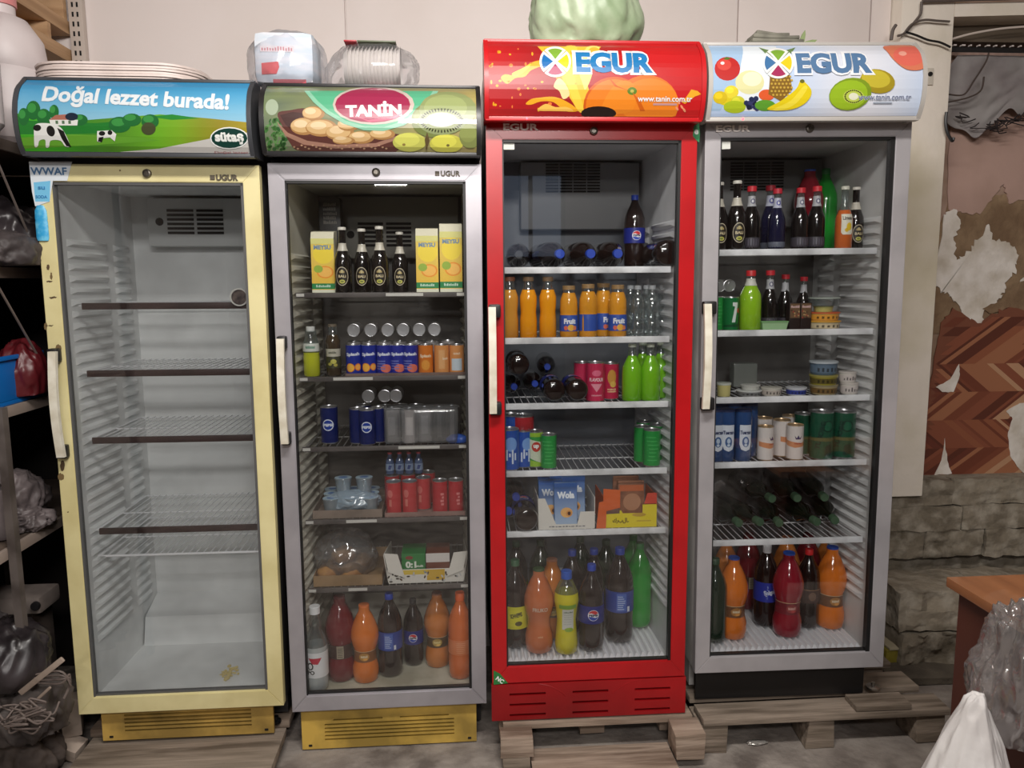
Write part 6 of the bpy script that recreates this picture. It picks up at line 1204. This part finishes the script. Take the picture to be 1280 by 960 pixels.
bm = bmesh.new(); lathe(bm, [(0, .01), (.012, .01), (.013, 0)], 14, m=T(q.x+.035, 2.239, q.z)@RX(90)); link('device_knob', bm, m_black, t)
clut('pile_bag', 4, 800, 2.13, .12, .10, .10, 78, 'large black crumpled bag low at the left edge', 'bag', mb1, .3, 2.4, z=.36, dx=.0)
clut('pile_bag', 34, 850, 2.14, .10, .09, .10, 79, 'dusty grey-brown bag under the black one beside the fridge', 'bag', mat('bag_dusty', (84, 76, 72), .7, noisec=(50, 44, 42), nscale=9), .4, 2.8, z=.19, dx=-.01)
clut('pile_bag', 10, 890, 2.20, .13, .10, .12, 80, 'lowest brown bag of the pile behind the wooden offcuts', 'bag', mat('bag_brown', (80, 70, 64), .8, noisec=(48, 40, 36), nscale=9), .4, 2.8, z=.0)
m_cut = mat('offcut_wood', (178, 162, 148), .85, noisec=(124, 108, 96), nscale=5, bump=.3, bscale=40)
def block(name, px, py, y, sx, sy, sz, rx, ry, rz, lab, m=None, cat='wood'):
    q = at(px, py, z=y) if y < 1 else at(px, py, y=y); bm = bmesh.new(); boxm(bm, T(q.x, q.y, q.z)@RZ4(rz)@RX(rx)@RY(ry), sx, sy, sz, 0, .004); return tag(link(name, bm, m or m_cut), lab, cat)
block('wood_block', 90, 893, .13, .055, .05, .125, 4, 0, 18, 'upright pale wooden block leaning at the yellow fridge corner')
block('wood_offcut', 78, 930, .045, .13, .06, .045, 12, 18, -14, 'tilted wooden offcut below the upright block')
block('wood_offcut', 26, 945, .042, .16, .09, .075, 0, 4, 16, 'thick wooden offcut at the bottom left corner')
block('thin_stick', 35, 885, 2.02, .008, .008, .17, 0, 48, 0, 'thin pale stick lying on the rubbish pile')
block('thin_stick', 52, 845, 2.03, .016, .01, .15, 0, 52, 0, 'flat grey stick across the dusty bag')
rnd = random.Random(12); bm = bmesh.new(); q = at(34, 890, y=2.02)
for k in range(9):
    c = Vector((q.x+rnd.uniform(-.04, .06), 2.01+rnd.uniform(-.02, .02), q.z+rnd.uniform(-.03, .03))); tube(bm, smoothpath([c+Vector((rnd.uniform(-.06, .06), rnd.uniform(-.03, .01), rnd.uniform(-.03, .03))) for _ in range(6)], 5), .003, 5)
o = link('wire_tangle', bm, mat('wire_grey', (110, 98, 92), .6), kind='stuff'); tag(o, 'tangle of grey wires on the rubbish pile', 'wires'); o['kind'] = 'stuff'
bm = bmesh.new(); q = at(78, 852, y=2.08)
for k in range(4): tube(bm, smoothpath([q+Vector((-.07-.01*k, 0, .0+.006*k)), q+Vector((0, -.01, .012*k)), q+Vector((.02, 0, .02-.01*k)), q+Vector((.012, .01, -.02)), q+Vector((.0, 0, -.05))], 6), .003, 5)
o = link('cable_bunch', bm, mat('wire_grey', (110, 98, 92), .6)); tag(o, 'short bunch of curled cable above the upright block', 'cable')
# ================================================================ floor level: planks, pallets
m_pal = mat('pallet_wood', (142, 124, 108), .9, noisec=(104, 86, 72), nscale=4, stretch=(.3, 3, 3), bump=.35, bscale=30, c3=(164, 146, 130))
m_pal2 = mat('pallet_wood_grey', (124, 112, 98), .9, noisec=(90, 78, 66), nscale=4, stretch=(.3, 3, 3), bump=.35, bscale=30, c3=(146, 132, 118))
def rough(bm, a=.003):
    for v in bm.verts: v.co += Vector([noise.noise(v.co*9+Vector((k*5, 0, 0)))*a for k in range(3)])
def plank(name, x0, x1, y0, y1, z0, z1, m, par, yaw=0, a=.003):
    bm = bmesh.new(); box(bm, x0, x1, y0, y1, z0, z1, bev=.003); rough(bm, a); return link(name, bm, m, par)
zp1 = (FM[1]@Vector((0, .3, -.112))).z
t = thing('timber_base', 'worn wooden planks under the yellow fridge', 'planks')
pl = at(100, 935, z=zp1); pr = at(350, 930, z=zp1)
plank('plank', pl.x+.01, pr.x+.0, 2.10, 2.30, zp1-.03, zp1-.004, m_pal2, t); plank('plank', pl.x-.02, pr.x+.0, 2.34, 2.82, zp1-.03, zp1-.004, m_pal, t)
plank('plank', pl.x-.04, pr.x+.0, 1.99, 2.095, .002, .028, m_pal, t); plank('bearer', pl.x+.02, pl.x+.12, 2.12, 2.8, .001, zp1-.034, m_pal, t); plank('bearer', pr.x-.14, pr.x-.04, 2.12, 2.8, .001, zp1-.034, m_pal, t)
plank('plank', pl.x-.02, pr.x+.0, 2.105, 2.118, .003, zp1-.035, m_pal, t)
z3 = (FM[3]@Vector((0, .3, -.127))).z-.002
t = thing('wooden_pallet', 'pale wooden pallet under the red fridge', 'pallet')
a = at(626, 930, y=2.17).x; b = at(873, 915, y=2.17).x
for y in (2.20, 2.42, 2.66): plank('deck_board', a+.01, b-.01, y, y+.13, z3-.02, z3, m_pal, t)
for x0, x1 in ((a, a+.10), (a+.26, a+.34), (b-.095, b)): plank('stringer', x0, x1, 2.27, 2.78, .021, z3-.021, m_pal, t)
plank('front_block', a, a+.095, 2.13, 2.195, .045, z3-.004, m_pal, t, a=.008); plank('front_block', a+.005, a+.085, 2.125, 2.2, .0, .044, m_pal2, t, a=.005)
plank('front_block', b-.09, b, 2.10, 2.195, .03, z3-.002, m_pal, t, a=.006)
bm = bmesh.new(); q0, q1 = at(660, 952, z=.03), at(848, 928, z=.03); hexa(bm, [(a+.09, 2.02, .006), (b-.09, 2.06, .006), (b-.09, 2.2, .006), (a+.09, 2.2, .006), (a+.09, 2.02, .026), (b-.09, 2.06, .026), (b-.09, 2.2, .026), (a+.09, 2.2, .026)]); rough(bm); link('bottom_board', bm, m_pal, t)
t = thing('wood_chip', 'small broken wood scrap in front of the red fridge pallet', 'wood', T(*at(745, 957, z=.003))); bm = bmesh.new(); box(bm, -.14, .05, -.01, .03, 0, .008); rough(bm, .006); link('chip_body', bm, m_pal, t)
z4 = (FM[4]@Vector((0, .3, -.126))).z-.002
t = thing('wooden_pallet', 'grey weathered pallet under the rightmost fridge, with three front blocks', 'pallet')
yf = at(1030, 893, z=z4).y; a = at(874, 905, y=yf).x+.006; b = at(1188, 890, y=yf).x
for y, d in ((yf, .09), (yf+.13, .11), (yf+.3, .11), (yf+.47, .11)): plank('deck_board', a+.004, b-(.02 if y > yf else 0), y, y+d, z4-.022, z4, m_pal2, t, a=.006)
for px in (893, 1028, 1165):
    x = at(px, 920, y=yf).x; plank('pallet_block', x-.045, x+.045, yf+.01, yf+.12, .002, z4-.026, m_pal2, t, a=.009); plank('pallet_block', x-.045, x+.045, yf+.36, yf+.5, .002, z4-.026, m_pal2, t, a=.006)
xx = at(1095, 880, y=yf+.1).x; plank('deck_patch', xx-.12, xx+.06, yf+.0, yf+.075, z4+.0015, z4+.02, m_pal2, t, a=.004)
bm = bmesh.new(); lathe(bm, [(0, .0), (.022, .0), (.022, .006), (.006, .01), (.006, .02), (0, .02)], 12); o = link('levelling_foot', bm, mat('steel', (170, 168, 165), .3, 1)); o.matrix_world = T(at(1098, 868, y=yf+.1).x-.02, yf+.10, z4+.022); tag(o, 'small metal levelling foot by the rightmost fridge corner', 'foot')
q = at(1127, 822, y=2.62); t = thing('yellow_packet', 'yellow packet with pale flap on the ground behind the pallet', 'packet', T(q.x, 2.62, q.z-.02)); bm = bmesh.new(); box(bm, -.06, .06, 0, .1, 0, .05, bev=.006); rough(bm, .01); link('packet_body', bm, mat('packet_yellow', (150, 138, 50), .6, noisec=(110, 100, 40), nscale=20), t); bm = bmesh.new(); box(bm, -.05, .09, -.005, .1, .052, .06, bev=.002); link('packet_flap', bm, mat('packet_pale', (186, 176, 150), .6), t)
bm = bmesh.new(); box(bm, q.x-.1, q.x+.3, 2.5, 2.84, .0, q.z-.022); rough(bm, .01); o = link('concrete_slab', bm, mat('slab_dark', (96, 88, 76), .95, noisec=(70, 62, 54), nscale=6, bump=.5)); tag(o, 'dark concrete slab carrying the yellow packet', 'slab')
bm = crumple(.03, .012, .006, 90, .4, 3, 3); o = link('foil_scrap', bm, mat('foil', (190, 186, 180), .25, .6)); o.matrix_world = T(*at(946, 929, z=.003)); tag(o, 'shiny foil scrap on the floor under the pallet front', 'scrap')
# ================================================================ desk, film, sack
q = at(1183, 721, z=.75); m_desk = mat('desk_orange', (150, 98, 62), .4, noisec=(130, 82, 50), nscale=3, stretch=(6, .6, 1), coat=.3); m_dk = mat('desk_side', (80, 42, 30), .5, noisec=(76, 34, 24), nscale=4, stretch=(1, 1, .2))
t = thing('wooden_desk', 'orange-brown wooden desk at the lower right', 'desk', T(q.x, q.y, 0))
bm = bmesh.new(); box(bm, 0, 1.3, -.62, 0, .726, .75, bev=.003); link('desk_top', bm, m_desk, t)
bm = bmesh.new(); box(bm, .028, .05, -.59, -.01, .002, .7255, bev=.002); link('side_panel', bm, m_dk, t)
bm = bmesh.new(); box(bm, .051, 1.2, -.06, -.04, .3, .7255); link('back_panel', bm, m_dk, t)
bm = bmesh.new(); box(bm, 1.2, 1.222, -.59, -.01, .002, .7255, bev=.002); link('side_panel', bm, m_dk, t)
p = at(1278, 709, z=.755); o = tag(link('black_pouch', crumple(.06, .05, .035, 95, .15, 2, 3), mb1), 'black pouch on the desk at the right picture edge', 'pouch'); o.matrix_world = T(p.x+.03, q.y-.06, .751)
bm = crumple(.085, .12, .165, 97, .34, 2.6, 5); o = link('plastic_film', bm, clear('film_crumple', (206, 200, 198), .2, .12, milky=.14)); o.matrix_world = T(q.x+.005, q.y-.26, .51)
tag(o, 'crumpled clear plastic film hanging over the desk edge', 'film')
bm = crumple(.125, .12, .37, 101, .13, 1.6, 5, flat=False)
for v in bm.verts: k = max(0, v.co.z-.28)/.3; v.co.x *= (1-.5*min(1, k)); v.co.y *= (1-.5*min(1, k)); v.co.z = max(.0, v.co.z+.06)*(.615/.66)
o = link('white_sack', bm, mat('sack_white', (206, 204, 202), .7, noisec=(184, 180, 178), nscale=6, bump=.1)); o.matrix_world = T(1.03, 1.38, .001); tag(o, 'white plastic sack in front of the desk at the lower right', 'sack')
